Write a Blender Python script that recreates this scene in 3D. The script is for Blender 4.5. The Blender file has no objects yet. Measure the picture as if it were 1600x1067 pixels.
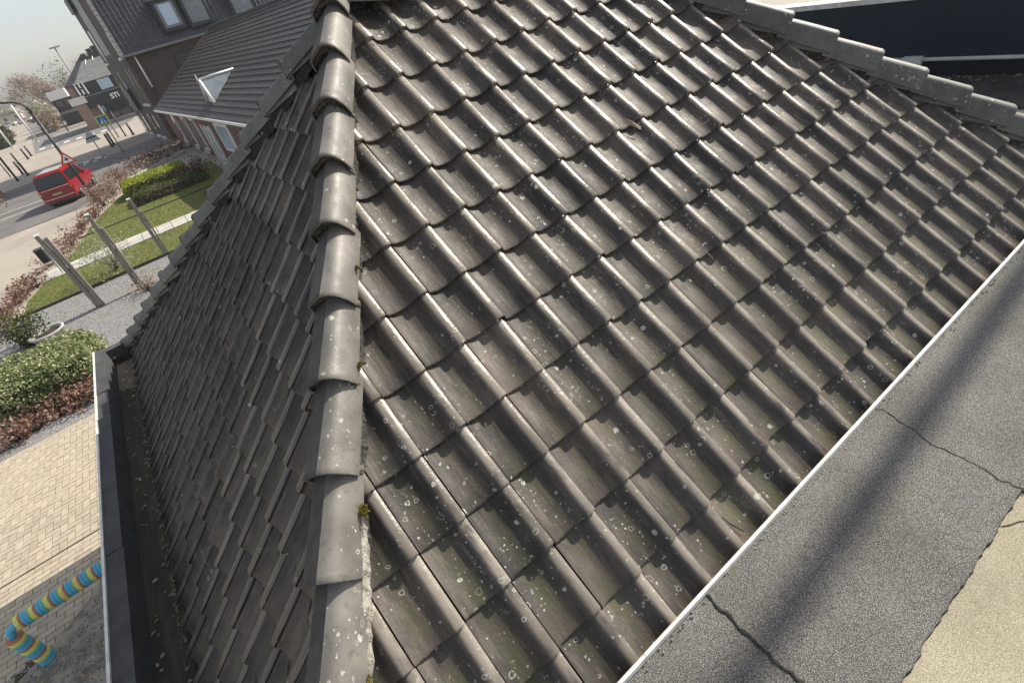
import bpy, bmesh, math, random
from mathutils import Vector, Matrix, Quaternion
R = math.radians
SC = bpy.context.scene
COL = SC.collection
rnd = random.Random(7)

# ------------------------------------------------------------------ camera
CAMP = Vector((-0.34544, -1.00640, 2.31890))
cr = Vector((0.7711902, -0.59277642, -0.23212451))      # image right
cd = Vector((-0.5084669, -0.35415544, -0.78487918))     # image down
cf = Vector((0.38304972, 0.72331876, -0.5745284))       # forward
camd = bpy.data.cameras.new('camera'); camo = bpy.data.objects.new('camera', camd); COL.objects.link(camo)
camo.matrix_world = Matrix(((cr.x, -cd.x, -cf.x, CAMP.x), (cr.y, -cd.y, -cf.y, CAMP.y), (cr.z, -cd.z, -cf.z, CAMP.z), (0, 0, 0, 1)))
camd.sensor_width = 36.0; camd.lens = 822.487 / 1600 * 36.0; camd.clip_start = 0.05; camd.clip_end = 3000
SC.camera = camo
def px(p):                                               # used only to rank pieces by how large they show
    v = Vector(p) - CAMP; z = v.dot(cf)
    return (9e9, 9e9, -1) if z < 0.1 else (800 + 822.5 * v.dot(cr) / z, 533.5 + 822.5 * v.dot(cd) / z, z)

# ------------------------------------------------------------------ sky and sun
SUN_AZ, SUN_EL = 3.0, 39.5                               # azimuth counted from +X towards +Y
world = bpy.data.worlds.new('World'); SC.world = world; world.use_nodes = True
nt = world.node_tree; nt.nodes.clear()
sky = nt.nodes.new('ShaderNodeTexSky'); sky.sky_type = 'NISHITA'; sky.sun_disc = False
sky.sun_elevation = R(SUN_EL); sky.sun_rotation = R(90 - SUN_AZ); sky.dust_density = 1.6; sky.air_density = 1.0; sky.ozone_density = 1.0
bg = nt.nodes.new('ShaderNodeBackground'); bg.inputs[1].default_value = 0.12
wo = nt.nodes.new('ShaderNodeOutputWorld'); hs = nt.nodes.new('ShaderNodeHueSaturation'); hs.inputs['Saturation'].default_value = .42; nt.links.new(sky.outputs[0], hs.inputs['Color']); nt.links.new(hs.outputs[0], bg.inputs[0]); nt.links.new(bg.outputs[0], wo.inputs[0])
sd = Vector((math.cos(R(SUN_EL)) * math.cos(R(SUN_AZ)), math.cos(R(SUN_EL)) * math.sin(R(SUN_AZ)), math.sin(R(SUN_EL))))
sl = bpy.data.lights.new('sun', 'SUN'); sl.energy = 4.3; sl.angle = R(0.55); sl.color = (1.0, 0.92, 0.79)
so = bpy.data.objects.new('sun', sl); COL.objects.link(so); so.rotation_euler = sd.to_track_quat('Z', 'Y').to_euler()
vs = SC.view_settings; vs.view_transform = 'Standard'; vs.look = 'None'; vs.gamma = 1.0; vs.exposure = 0.55; vs.use_curve_mapping = False

# ------------------------------------------------------------------ materials
def lk(t, a, b): t.links.new(a, b)
class MT:
    """small node helper"""
    def __init__(s, name):
        s.m = bpy.data.materials.new(name); s.m.use_nodes = True; s.t = s.m.node_tree
        s.b = s.t.nodes['Principled BSDF']; s._p = None
    def n(s, k, **kw):
        x = s.t.nodes.new(k)
        for a, v in kw.items(): setattr(x, a, v)
        return x
    def val(s, sock, v):
        if hasattr(v, 'is_output') or hasattr(v, 'links'): lk(s.t, v, sock)
        else: sock.default_value = v
    def pos(s):
        if s._p is None: s._p = s.n('ShaderNodeNewGeometry').outputs['Position']
        return s._p
    def obj(s): return s.n('ShaderNodeTexCoord').outputs['Object']
    def noise(s, scale, vec=None, detail=4, rough=.55, stretch=None):
        x = s.n('ShaderNodeTexNoise'); x.inputs['Scale'].default_value = scale; x.inputs['Detail'].default_value = detail; x.inputs['Roughness'].default_value = rough
        v = vec if vec is not None else s.pos()
        if stretch:
            mp = s.n('ShaderNodeMapping'); mp.inputs['Scale'].default_value = stretch; lk(s.t, v, mp.inputs[0]); v = mp.outputs[0]
        lk(s.t, v, x.inputs['Vector']); return x.outputs['Fac']
    def ramp(s, fac, a, b, c0=(0, 0, 0, 1), c1=(1, 1, 1, 1)):
        x = s.n('ShaderNodeMapRange'); x.inputs[1].default_value = a; x.inputs[2].default_value = b; x.interpolation_type = 'SMOOTHSTEP'
        lk(s.t, fac, x.inputs[0]); return x.outputs[0]
    def math(s, op, a, b=0.0, c=None):
        x = s.n('ShaderNodeMath', operation=op); s.val(x.inputs[0], a); s.val(x.inputs[1], b)
        if c is not None: s.val(x.inputs[2], c)
        return x.outputs[0]
    def mix(s, fac, a, b, mode='MIX'):
        x = s.n('ShaderNodeMix', data_type='RGBA', blend_type=mode); s.val(x.inputs[0], fac)
        for i, v in ((6, a), (7, b)):
            if isinstance(v, tuple): x.inputs[i].default_value = (*v[:3], 1)
            else: lk(s.t, v, x.inputs[i])
        return x.outputs[2]
    def col(s, c):
        if isinstance(c, tuple): s.b.inputs['Base Color'].default_value = (*c[:3], 1)
        else: lk(s.t, c, s.b.inputs['Base Color'])
        return s
    def rough(s, v): s.val(s.b.inputs['Roughness'], v); return s
    def spec(s, v): s.b.inputs['Specular IOR Level'].default_value = v; return s
    def bump(s, h, strength=.4, dist=.01):
        x = s.n('ShaderNodeBump'); x.inputs['Strength'].default_value = strength; x.inputs['Distance'].default_value = dist
        lk(s.t, h, x.inputs['Height']); lk(s.t, x.outputs[0], s.b.inputs['Normal']); return s
    def rand(s): return s.n('ShaderNodeObjectInfo').outputs['Random']
    def island(s): return s.n('ShaderNodeNewGeometry').outputs['Random Per Island']
    def hsv(s, c, v, sat=1.0):
        x = s.n('ShaderNodeHueSaturation'); s.val(x.inputs['Value'], v); s.val(x.inputs['Saturation'], sat)
        if isinstance(c, tuple): x.inputs['Color'].default_value = (*c[:3], 1)
        else: lk(s.t, c, x.inputs['Color'])
        return x.outputs[0]

def plain(name, c, rough=.6, c2=None, scale=6., bump=0., bscale=60., spec=.5, metal=0., stretch=None, rv=0.0):
    m = MT(name)
    cc = c
    if c2: cc = m.mix(m.ramp(m.noise(scale, stretch=stretch, detail=6), .35, .68), c, c2)
    if rv: cc = m.hsv(cc, m.math('MULTIPLY_ADD', m.rand(), rv * 2, 1 - rv))
    m.col(cc); m.rough(rough); m.spec(spec); m.b.inputs['Metallic'].default_value = metal
    if bump: m.bump(m.noise(bscale, detail=5), bump)
    return m.m
def glass(name, c=(.02, .025, .03), rough=.05):
    m = MT(name); m.col(c); m.rough(rough); m.spec(.9); return m.m

def coat(name, c):
    m = MT(name); m.col(c); m.rough(.2); m.spec(1.0); m.b.inputs['Coat Weight'].default_value = 1.0; m.b.inputs['Coat Roughness'].default_value = .08; return m.m
def lichen(m, base, scale, lo, hi, keep, colr=(.54, .54, .48)):
    """crusty pale lichen discs and rings, scattered in patches"""
    wv = m.n('ShaderNodeTexNoise'); wv.inputs['Scale'].default_value = 42; lk(m.t, m.pos(), wv.inputs['Vector'])
    ad = m.n('ShaderNodeVectorMath', operation='MULTIPLY_ADD'); lk(m.t, wv.outputs['Color'], ad.inputs[0]); ad.inputs[1].default_value = (.020, .020, .020); lk(m.t, m.pos(), ad.inputs[2])
    out = base
    for sc, kp, rg in ((scale, keep, True), (scale * 2.3, keep * .8, False)):
        v = m.n('ShaderNodeTexVoronoi'); v.inputs['Scale'].default_value = sc; lk(m.t, ad.outputs[0], v.inputs['Vector'])
        sep = m.n('ShaderNodeSeparateColor'); lk(m.t, v.outputs['Color'], sep.inputs[0])
        d = v.outputs['Distance']
        rad = m.math('MULTIPLY_ADD', m.math('POWER', sep.outputs[1], 1.8), .24, .07)
        inside = m.ramp(m.math('SUBTRACT', rad, d), -.03, .035)
        if rg:                                            # rings: only the rim is pale
            rim = m.ramp(m.math('ABSOLUTE', m.math('SUBTRACT', d, rad)), .07, .03)
            solid = m.math('GREATER_THAN', sep.outputs[2], .86)
            inside = m.math('MAXIMUM', m.math('MULTIPLY', inside, solid), m.math('MULTIPLY', rim, .9))
        patch = m.ramp(m.noise(2.6, detail=3), lo, hi)
        gate = m.math('GREATER_THAN', m.math('MULTIPLY', patch, kp), sep.outputs[0])
        crack = m.ramp(m.noise(170, detail=3), .30, .52)
        out = m.mix(m.math('MULTIPLY', m.math('MULTIPLY', m.math('MULTIPLY', inside, gate), m.math('MULTIPLY_ADD', sep.outputs[2], .65, .35)), m.math('MULTIPLY_ADD', crack, .7, .15)), out, colr)
    crust = m.math('MULTIPLY', m.ramp(m.noise(46, detail=6, rough=.7), .60, .68), m.ramp(m.noise(4.2, detail=4), .56, .70))
    return m.mix(m.math('MULTIPLY', crust, .7), out, (.34, .335, .29))

def tile_mat(name='concrete_roof_tile', keep=.60, lo=.41, crest_light=.82):
    m = MT(name); o = m.obj(); rn = m.rand()
    sh = m.n('ShaderNodeVectorMath', operation='MULTIPLY_ADD'); cb = m.n('ShaderNodeCombineXYZ')
    for i in range(3): lk(m.t, rn, cb.inputs[i])
    lk(m.t, cb.outputs[0], sh.inputs[0]); sh.inputs[1].default_value = (37., 91., 53.); lk(m.t, o, sh.inputs[2]); ov = sh.outputs[0]
    base = m.mix(m.ramp(m.noise(2.2, detail=5), .35, .65), (.082, .067, .055), (.036, .032, .030))
    streak = m.noise(9, ov, stretch=(4.5, .7, 1), detail=5)
    base = m.mix(m.math('MULTIPLY', m.ramp(streak, .46, .70), .55), base, (.135, .110, .086))
    base = m.mix(m.math('MULTIPLY', m.ramp(m.noise(7, ov, stretch=(3., .8, 1), detail=5), .5, .72), .75), base, (.030, .027, .026))
    grit = m.noise(140, detail=3, rough=.7); base = m.hsv(base, m.math('MULTIPLY_ADD', grit, 1.1, .45))
    # algae and dirt settle in the trough of the tile, more near the eaves
    sx = m.n('ShaderNodeSeparateXYZ'); lk(m.t, o, sx.inputs[0])
    trough = m.math('MULTIPLY', m.ramp(sx.outputs[0], .03, .07), m.ramp(sx.outputs[0], .17, .11))
    pz = m.n('ShaderNodeSeparateXYZ'); lk(m.t, m.pos(), pz.inputs[0])
    low = m.math('MULTIPLY_ADD', m.ramp(pz.outputs[2], 1.3, -.2), .75, .12)
    alg = m.math('MULTIPLY', m.math('MULTIPLY', trough, low), m.ramp(m.noise(5, detail=5), .36, .62))
    base = m.mix(m.math('MULTIPLY', alg, .8), base, (.075, .074, .032))
    # paler crown: crest highlight put into the base colour, over some wear
    crown = m.math('MULTIPLY', m.math('MULTIPLY', m.ramp(sx.outputs[0], .190, .215), m.ramp(m.noise(6, ov, stretch=(2, .7, 1), detail=4), .26, .52)), crest_light)
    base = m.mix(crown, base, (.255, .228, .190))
    rust = m.math('MULTIPLY', m.ramp(m.noise(3.4, ov, detail=4), .6, .75), .35)
    base = m.mix(rust, base, (.13, .082, .058))
    base = m.hsv(base, m.math('MULTIPLY_ADD', rn, .62, .68))
    base = lichen(m, base, 23, lo, lo + .19, keep)
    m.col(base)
    # the washed crest stays smooth, the dirty trough is matt
    crest = m.ramp(sx.outputs[0], .175, .205)
    m.rough(m.math('SUBTRACT', m.math('MULTIPLY_ADD', m.noise(14, detail=5), .32, .46), m.math('MULTIPLY', crest, .31))); m.spec(.5)
    h = m.math('ADD', m.noise(55, detail=6, rough=.65), m.math('MULTIPLY', m.noise(11, ov, stretch=(3, .6, 1)), 1.4))
    m.bump(h, .38, .006); return m.m
def hiptile_mat(name='weathered_hip_tile', ca=(.195, .182, .163), cb_=(.105, .098, .09)):
    m = MT(name)
    base = m.mix(m.ramp(m.noise(5, detail=6), .3, .7), ca, cb_)
    base = m.mix(m.math('MULTIPLY', m.ramp(m.noise(24, detail=5), .56, .72), .6), base, (.085, .075, .07))
    base = m.hsv(base, m.math('MULTIPLY_ADD', m.rand(), .35, .82))
    base = lichen(m, base, 23, .42, .60, .58, (.56, .55, .49)); m.col(base)
    m.rough(m.math('MULTIPLY_ADD', m.noise(20), .3, .38)); m.bump(m.noise(90, detail=6), .35, .004); return m.m
def bitumen_mat(name, dark, mid, pale, var=.5):
    m = MT(name)
    rt = m.n('ShaderNodeMapping'); rt.inputs['Rotation'].default_value = (.6, .35, .5); lk(m.t, m.pos(), rt.inputs[0]); rp = rt.outputs[0]
    g = m.noise(230, rp, detail=2, rough=.75); c = m.mix(m.ramp(g, .40, .56), dark, mid); c = m.mix(m.ramp(m.noise(300, rp, detail=1), .54, .64), c, pale)
    blot = m.ramp(m.noise(2.2, detail=6), .3, .72)
    c = m.hsv(c, m.math('MULTIPLY_ADD', blot, var, 1 - var * .55)); 
    c = m.mix(m.math('MULTIPLY', m.ramp(m.noise(5.5, detail=5), .62, .75), .28), c, (.17, .15, .09))
    m.col(c); m.rough(.9); m.spec(.3); m.bump(g, .8, .004); return m.m
def leaf_mat(name, a, b, c=None, trans=.25):
    m = MT(name); r = m.island()
    k = m.mix(m.ramp(r, .0, 1.), a, b)
    if c: k = m.mix(m.math('GREATER_THAN', r, .8), k, c)
    m.col(k); m.rough(.55); m.spec(.3)
    tr = m.n('ShaderNodeBsdfTranslucent'); lk(m.t, k, tr.inputs[0]); ms = m.n('ShaderNodeMixShader'); ms.inputs[0].default_value = trans
    out = m.t.nodes['Material Output']; lk(m.t, m.b.outputs[0], ms.inputs[1]); lk(m.t, tr.outputs[0], ms.inputs[2]); lk(m.t, ms.outputs[0], out.inputs[0]); return m.m
def brick_mat(name, a, b, mortar, sc=1.0, horiz='Y'):
    m = MT(name); s = m.n('ShaderNodeSeparateXYZ'); lk(m.t, m.pos(), s.inputs[0]); cb = m.n('ShaderNodeCombineXYZ')
    lk(m.t, m.math('ADD', s.outputs[0], s.outputs[1]), cb.inputs[0]); lk(m.t, s.outputs[2], cb.inputs[1])
    bt = m.n('ShaderNodeTexBrick'); bt.inputs['Scale'].default_value = 4.6 * sc; bt.inputs['Brick Width'].default_value = 1.0; bt.inputs['Row Height'].default_value = .29; bt.inputs['Mortar Size'].default_value = .025
    for k, v in (('Color1', a), ('Color2', b), ('Mortar', mortar)): bt.inputs[k].default_value = (*v, 1)
    lk(m.t, cb.outputs[0], bt.inputs['Vector'])
    c = m.hsv(bt.outputs['Color'], m.math('MULTIPLY_ADD', m.noise(1.3, detail=6), .7, .62)); m.col(c); m.rough(.85); m.bump(bt.outputs['Fac'], -.5, .01); return m.m

M = dict(
    tile=tile_mat(), tileshade=tile_mat('concrete_roof_tile_shaded_slope', .22, .50, .16), hip=hiptile_mat(), hipdark=hiptile_mat('dark_hip_tile', (.115, .113, .105), (.070, .069, .066)),  # shaded slope copy: crest highlight in the colour nearly left out, fewer lichens
    hipflank=plain('hip_tile_dark_flank', (.055, .052, .049), .85, (.080, .076, .070), 16, .5, 70, stretch=(1, 1, .35)),
    mortar=plain('mortar', (.085, .08, .07), .95, (.02, .018, .016), 55, 1.0, 120),
    lime=plain('lime_mortar', (.42, .40, .35), .95, (.20, .18, .15), 50, 1.0, 120),
    felt=plain('roof_underlay', (.02, .019, .018), .9),
    bitumen=bitumen_mat('bitumen_grey', (.035, .035, .037), (.135, .131, .124), (.37, .36, .335), .36),
    tanfelt=bitumen_mat('bitumen_tan', (.21, .19, .135), (.37, .335, .245), (.53, .49, .38), .25),
    darkfelt=plain('old_bitumen', (.075, .068, .055), .9, (.035, .034, .035), 3., .8, 150),
    parafelt=plain('parapet_bitumen', (.075, .077, .08), .85, (.05, .051, .054), 7., .5, 160),
    crack=plain('seam_dirt', (.025, .022, .02), .95, (.05, .05, .03), 60, .6, 200),
    trim=plain('white_aluminium', (.80, .80, .78), .42, (.60, .58, .53), 9, .12, 60),
    white=plain('white_paint', (.78, .78, .76), .5, (.66, .66, .64), 5),
    offwhite=plain('offwhite_paint', (.62, .61, .58), .6),
    navy=plain('navy_cladding', (.022, .032, .046), .5, (.030, .041, .055), .7, spec=.35),
    beige=plain('pale_roof_gravel', (.46, .44, .38), .95, (.33, .32, .28), 30, .6, 120),
    gutter=plain('gutter_lining', (.034, .029, .024), .85, (.062, .054, .036), 2.5, .6, 60, stretch=(6, 1, 6)),
    silt=plain('gutter_silt', (.20, .18, .13), .9, (.12, .10, .07), 9, .6, 80),
    plaster=plain('house_wall', (.5, .47, .42), .9, (.4, .38, .34), 1.),
    ground=plain('pale_paving', (.38, .335, .28), .9, (.31, .275, .235), .35, .3, 14),
    paver=plain('clay_paver', (.45, .395, .305), .85, (.37, .32, .245), 9., .15, 70, rv=.10),
    joint=plain('joint_sand', (.10, .082, .055), .95, (.065, .052, .035), 12),
    soil=plain('rough_soil', (.36, .32, .26), .95, (.17, .145, .11), 5., 1.0, 40),
    stone=None, asphalt=plain('asphalt', (.165, .155, .15), .9, (.12, .115, .112), .5, .3, 90),
    farasphalt=plain('far_asphalt', (.20, .19, .18), .9, (.15, .145, .14), .2, stretch=(.3, 2.2, 1)),
    greypave=plain('grey_paving', (.20, .195, .185), .9, (.16, .155, .15), .8),
    line=plain('road_paint', (.74, .73, .70), .7, (.55, .54, .52), 3.),
    darkblock=plain('dark_paving_block', (.12, .115, .11), .9),
    gravel=plain('grey_gravel', (.27, .265, .26), .95, (.15, .15, .152), 22., 1.0, 45),
    turf=plain('turf', (.105, .135, .028), .95, (.15, .14, .045), 1.6, .6, 40),
    slab=plain('concrete_slab', (.50, .48, .44), .9, (.40, .39, .36), 2., .3, 60, rv=.1),
    kerb=plain('edging_board', (.07, .062, .052), .9, (.045, .04, .036), 8),
    wood=plain('weathered_wood', (.30, .27, .24), .85, (.17, .15, .135), 6., .5, 30, stretch=(8, 8, .6)),
    bark=plain('bark', (.085, .068, .055), .95, (.05, .04, .033), 8, .6, 40),
    palebark=plain('pale_bark', (.20, .16, .135), .95, (.13, .105, .09), 4, .4, 30),
    black=plain('black_metal', (.018, .018, .02), .45, spec=.5), dark=plain('dark_frame', (.022, .025, .03), .5),
    grey=plain('grey_metal', (.26, .265, .27), .5, (.2, .2, .21), 6), zinc=plain('zinc', (.20, .23, .26), .4, (.15, .17, .2), 3),
    glass=glass('window_glass'), skyglass=glass('sky_glass', (.42, .54, .66), .12),  # sky panes: reflected sky put into the glass colour
    brickred=brick_mat('red_brick', (.19, .085, .065), (.13, .06, .05), (.17, .14, .125)),
    brickdark=brick_mat('dark_brick', (.095, .066, .056), (.062, .045, .041), (.075, .065, .06)),
    brickgrey=brick_mat('grey_brick', (.088, .076, .070), (.062, .055, .052), (.08, .072, .068)),
    briktan=brick_mat('tan_brick', (.30, .20, .15), (.24, .16, .12), (.26, .22, .19)),
    rooft=plain('bungalow_tile', (.062, .055, .053), .55, (.042, .038, .038), 2., .3, 30, rv=.15),
    roofb=plain('blue_black_tile', (.050, .050, .062), .35, (.034, .034, .045), 3., rv=.2),
    verge=plain('verge_tile', (.26, .25, .24), .6), lead=plain('lead_grey', (.17, .17, .17), .6, (.12, .12, .12), 2),
    shop=plain('shop_black', (.016, .018, .026), .5), sign=plain('sign_white', (.86, .86, .85), .5),
    red=plain('van_paint', (.24, .008, .014), .25, spec=.6), vroof=coat('van_roof_paint', (.24, .012, .018)), tyre=plain('tyre', (.02, .02, .02), .8), rim=plain('wheel_rim', (.35, .35, .36), .35, metal=.8),
    lampred=plain('tail_lamp', (.62, .05, .04), .2), amber=plain('tail_lamp_amber', (.72, .36, .12), .2), plate=plain('number_plate', (.42, .35, .16), .5), chrome=plain('chrome_strip', (.6, .58, .58), .25, metal=.7),
    sred=plain('sign_red', (.55, .03, .04), .4), sblue=plain('sign_blue', (.02, .16, .48), .4), slime=plain('sign_lime', (.55, .72, .12), .4),
    pot=plain('pot_white', (.46, .45, .43), .7, (.34, .33, .31), 5), potsoil=plain('pot_soil', (.05, .04, .03), .95),
    twig=plain('bare_twig', (.30, .215, .175), .95, (.22, .17, .15), 3.), twig2=plain('grey_twig', (.36, .33, .29), .95),
    copper=leaf_mat('copper_leaf', (.17, .085, .06), (.30, .18, .135), (.42, .31, .25)), lime_leaf=leaf_mat('lime_leaf', (.34, .39, .035), (.20, .27, .035), (.42, .44, .06), .4),
    green=leaf_mat('green_leaf', (.06, .10, .022), (.11, .15, .04), (.15, .13, .05)), varieg=leaf_mat('variegated_leaf', (.12, .17, .055), (.38, .40, .19), (.58, .56, .37)),
    conif=leaf_mat('conifer_leaf', (.025, .05, .02), (.055, .08, .03), (.20, .18, .03)), blossom=leaf_mat('pale_blossom', (.40, .40, .30), (.16, .20, .08), (.58, .58, .50)),
    grass=leaf_mat('grass_blade', (.125, .18, .028), (.22, .26, .06), (.28, .26, .10), .35), moss=leaf_mat('moss', (.13, .12, .02), (.26, .21, .03), (.07, .065, .015)),
    dryleaf=leaf_mat('dry_leaf', (.36, .30, .22), (.22, .17, .12), (.5, .46, .38)), maroon=leaf_mat('maroon_leaf', (.07, .03, .035), (.15, .06, .05), (.24, .15, .12)),
    paleleaf=leaf_mat('pale_stalk', (.40, .33, .26), (.28, .21, .16), (.22, .12, .09)), evergreen=leaf_mat('dark_evergreen', (.02, .035, .015), (.04, .06, .022)),
    farwood=leaf_mat('far_twigs', (.27, .19, .16), (.36, .28, .23), (.22, .20, .16), .1), farpale=leaf_mat('far_pale_twigs', (.42, .41, .36), (.34, .34, .29), None, .1), fargreen=leaf_mat('far_green', (.10, .115, .07), (.15, .15, .09)),
    cblue=plain('rack_blue', (.10, .46, .68), .6, bump=.4, bscale=120), cyel=plain('rack_yellow', (.82, .76, .22), .6, bump=.4, bscale=120), cred=plain('rack_red', (.50, .19, .11), .6, bump=.4, bscale=120), cgreen=plain('rack_green', (.30, .62, .20), .6),
    carw=plain('car_white', (.6, .6, .6), .3), carg=plain('car_grey', (.10, .105, .115), .3), carb=plain('car_blue', (.16, .28, .46), .3), carr=plain('car_dark_red', (.2, .05, .06), .3),
    pink=plain('far_wall_pale', (.44, .36, .32), .9), orange=plain('orange_brick', (.36, .17, .09), .9, (.28, .12, .07), 3.),
)

# ------------------------------------------------------------------ mesh helpers
class MB:
    def __init__(s): s.v = []; s.f = []; s.mi = []; s.sm = []
    def add(s, vs, fs, mi=0, smooth=False):
        o = len(s.v); s.v += [tuple(p) for p in vs]
        for f in fs: s.f.append(tuple(i + o for i in f)); s.mi.append(mi); s.sm.append(smooth)
        return s
    def box(s, x0, x1, y0, y1, z0, z1, mi=0, mtx=None):
        vs = [Vector(p) for p in ((x0, y0, z0), (x1, y0, z0), (x1, y1, z0), (x0, y1, z0), (x0, y0, z1), (x1, y0, z1), (x1, y1, z1), (x0, y1, z1))]
        if mtx: vs = [mtx @ p for p in vs]
        return s.add(vs, [(0, 3, 2, 1), (4, 5, 6, 7), (0, 1, 5, 4), (1, 2, 6, 5), (2, 3, 7, 6), (3, 0, 4, 7)], mi)
    def prism(s, poly, d, mi=0):                          # planar polygon extruded by vector d
        n = len(poly); d = Vector(d); a = [Vector(p) for p in poly]
        return s.add(a + [p + d for p in a], [tuple(range(n - 1, -1, -1)), tuple(range(n, 2 * n))] + [(i, (i + 1) % n, n + (i + 1) % n, n + i) for i in range(n)], mi)
    def tube(s, pts, r, seg=8, mi=0, cap=True):
        pts = [Vector(p) for p in pts]; rs = r if isinstance(r, (list, tuple)) else [r] * len(pts); o = len(s.v); prev = None
        for i, p in enumerate(pts):
            d = (pts[min(i + 1, len(pts) - 1)] - pts[max(i - 1, 0)]).normalized()
            u = d.cross(Vector((0, 0, 1)) if abs(d.z) < .95 else Vector((1, 0, 0))).normalized()
            if prev is not None and u.dot(prev) < 0: u = -u
            prev = u; w = d.cross(u)
            s.v += [tuple(p + (u * math.cos(2 * math.pi * k / seg) + w * math.sin(2 * math.pi * k / seg)) * rs[i]) for k in range(seg)]
        for i in range(len(pts) - 1):
            for k in range(seg):
                a = o + i * seg + k; b = o + i * seg + (k + 1) % seg; s.f.append((a, b, b + seg, a + seg)); s.mi.append(mi); s.sm.append(True)
        if cap:
            s.f.append(tuple(o + k for k in range(seg))[::-1]); s.f.append(tuple(o + (len(pts) - 1) * seg + k for k in range(seg))); s.mi += [mi, mi]; s.sm += [False, False]
        return s
    def mesh(s, name, mats):
        me = bpy.data.meshes.new(name); me.from_pydata(s.v, [], s.f)
        for m in (mats if isinstance(mats, (list, tuple)) else [mats]): me.materials.append(m)
        me.polygons.foreach_set('material_index', s.mi); me.polygons.foreach_set('use_smooth', s.sm); me.update(); return me
    def build(s, name, mats, parent=None, **kw): return link(name, s.mesh(name, mats), parent, **kw)
def link(name, me, parent=None, mtx=None, label=None, cat=None, group=None, kind=None):
    o = bpy.data.objects.new(name, me); COL.objects.link(o)
    if mtx is not None: o.matrix_world = mtx
    if parent is not None:
        o.parent = parent; o.matrix_parent_inverse = parent.matrix_world.inverted()
    for k, v in (('label', label), ('category', cat), ('group', group), ('kind', kind)):
        if v: o[k] = v
    return o
def thing(name, loc, label, cat, group=None):
    o = bpy.data.objects.new(name, None); o.empty_display_size = .2; o.matrix_world = Matrix.Translation(loc); COL.objects.link(o)
    o['label'] = label; o['category'] = cat
    if group: o['group'] = group
    return o
def fix(o):                                              # consistent outward normals
    bm = bmesh.new(); bm.from_mesh(o.data); bmesh.ops.recalc_face_normals(bm, faces=bm.faces); bm.to_mesh(o.data); bm.free(); return o
def leaves(mb, pts, size, rng, flat=0.0, long=1.5):
    for p, nrm in pts:
        d = Vector((rng.gauss(0, 1), rng.gauss(0, 1), rng.gauss(0, 1))); n = (d.normalized() * (1 - flat) + Vector(nrm) * flat)
        if n.length < 1e-4: n = Vector((0, 0, 1))
        n.normalize(); u = n.orthogonal().normalized(); u.rotate(Quaternion(n, rng.uniform(0, 6.28))); w = n.cross(u)
        sz = size * rng.uniform(.4, 1.2) * (1.5 if rng.random() < .12 else 1); p = Vector(p)
        mb.add([p - u * sz * long * .5, p + w * sz * .42 + n * sz * .12, p + u * sz * long * .5, p - w * sz * .42 + n * sz * .12], [(0, 1, 2), (0, 2, 3)])
    return mb
G = -3.3                                                  # ground level

# ================================================================== the tiled hip roof
A = R(39.0); CA, SA = math.cos(A), math.sin(A)
EX, EY, EN = Vector((1, 0, 0)), Vector((0, CA, SA)), Vector((0, -SA, CA))           # sunny slope frame
B = math.atan(1 / .9376); CB, SB = math.cos(B), math.sin(B)
LX, LY, LN = Vector((0, -1, 0)), Vector((CB, 0, SB)), Vector((-SB, 0, CB)); LO = Vector((-1.01, 0, 0))   # shaded slope frame
hipN = lambda z: Vector((-1.01 + .9376 * z, 1.235 * z, z))
hipL = lambda z: Vector((-1.01 + .9376 * z, 6.42 - 1.52 * z, z))
hipR = lambda z: Vector((4.137 + (2.346 - z / SA) * .6776, z / SA * CA, z))
ZA, ZE = 2.33, -.737
house = thing('house', (2.2, 3.2, G), 'house under a grey tiled hip roof with a row of hip tiles towards the camera', 'house')
dk = .085
apL, apR = hipN(ZA), hipR(ZA)
eC = [hipN(ZE), hipR(ZE), Vector((hipR(ZE).x, hipL(ZE).y, ZE)), hipL(ZE)]
dn = Vector((0, 0, -dk * 1.3))
deck = MB().add([p + dn for p in eC] + [apL + dn, apR + dn] + [p + Vector((0, 0, -.5)) for p in eC],
                [(0, 1, 5, 4), (1, 2, 5), (2, 3, 4, 5), (3, 0, 4), (0, 6, 7, 1), (1, 7, 8, 2), (2, 8, 9, 3), (3, 9, 6, 0), (9, 8, 7, 6)]).build('roof', M['felt'], house)
w = .25
PROF_R = [(.018, .60), (.045, .48), (.075, .36), (.11, .25), (.155, .155), (.21, .08), (.28, .025), (.36, 0.), (.43, .02), (.50, .085), (.56, .20), (.62, .37), (.67, .55), (.72, .74), (.765, .88), (.805, .96), (.845, .995), (.885, 1.), (.925, .975), (.96, .92), (.99, .83)]
PROF_L = [(.014, .70), (.04, .58), (.075, .43), (.11, .30), (.16, .18), (.23, .08), (.31, .02), (.38, 0.), (.46, .05), (.53, .17), (.60, .34), (.67, .55), (.73, .76), (.79, .92), (.84, .99), (.89, 1.), (.94, .94), (.992, .82)]
TH, THK, LAP = .052, .024, .06
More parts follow.
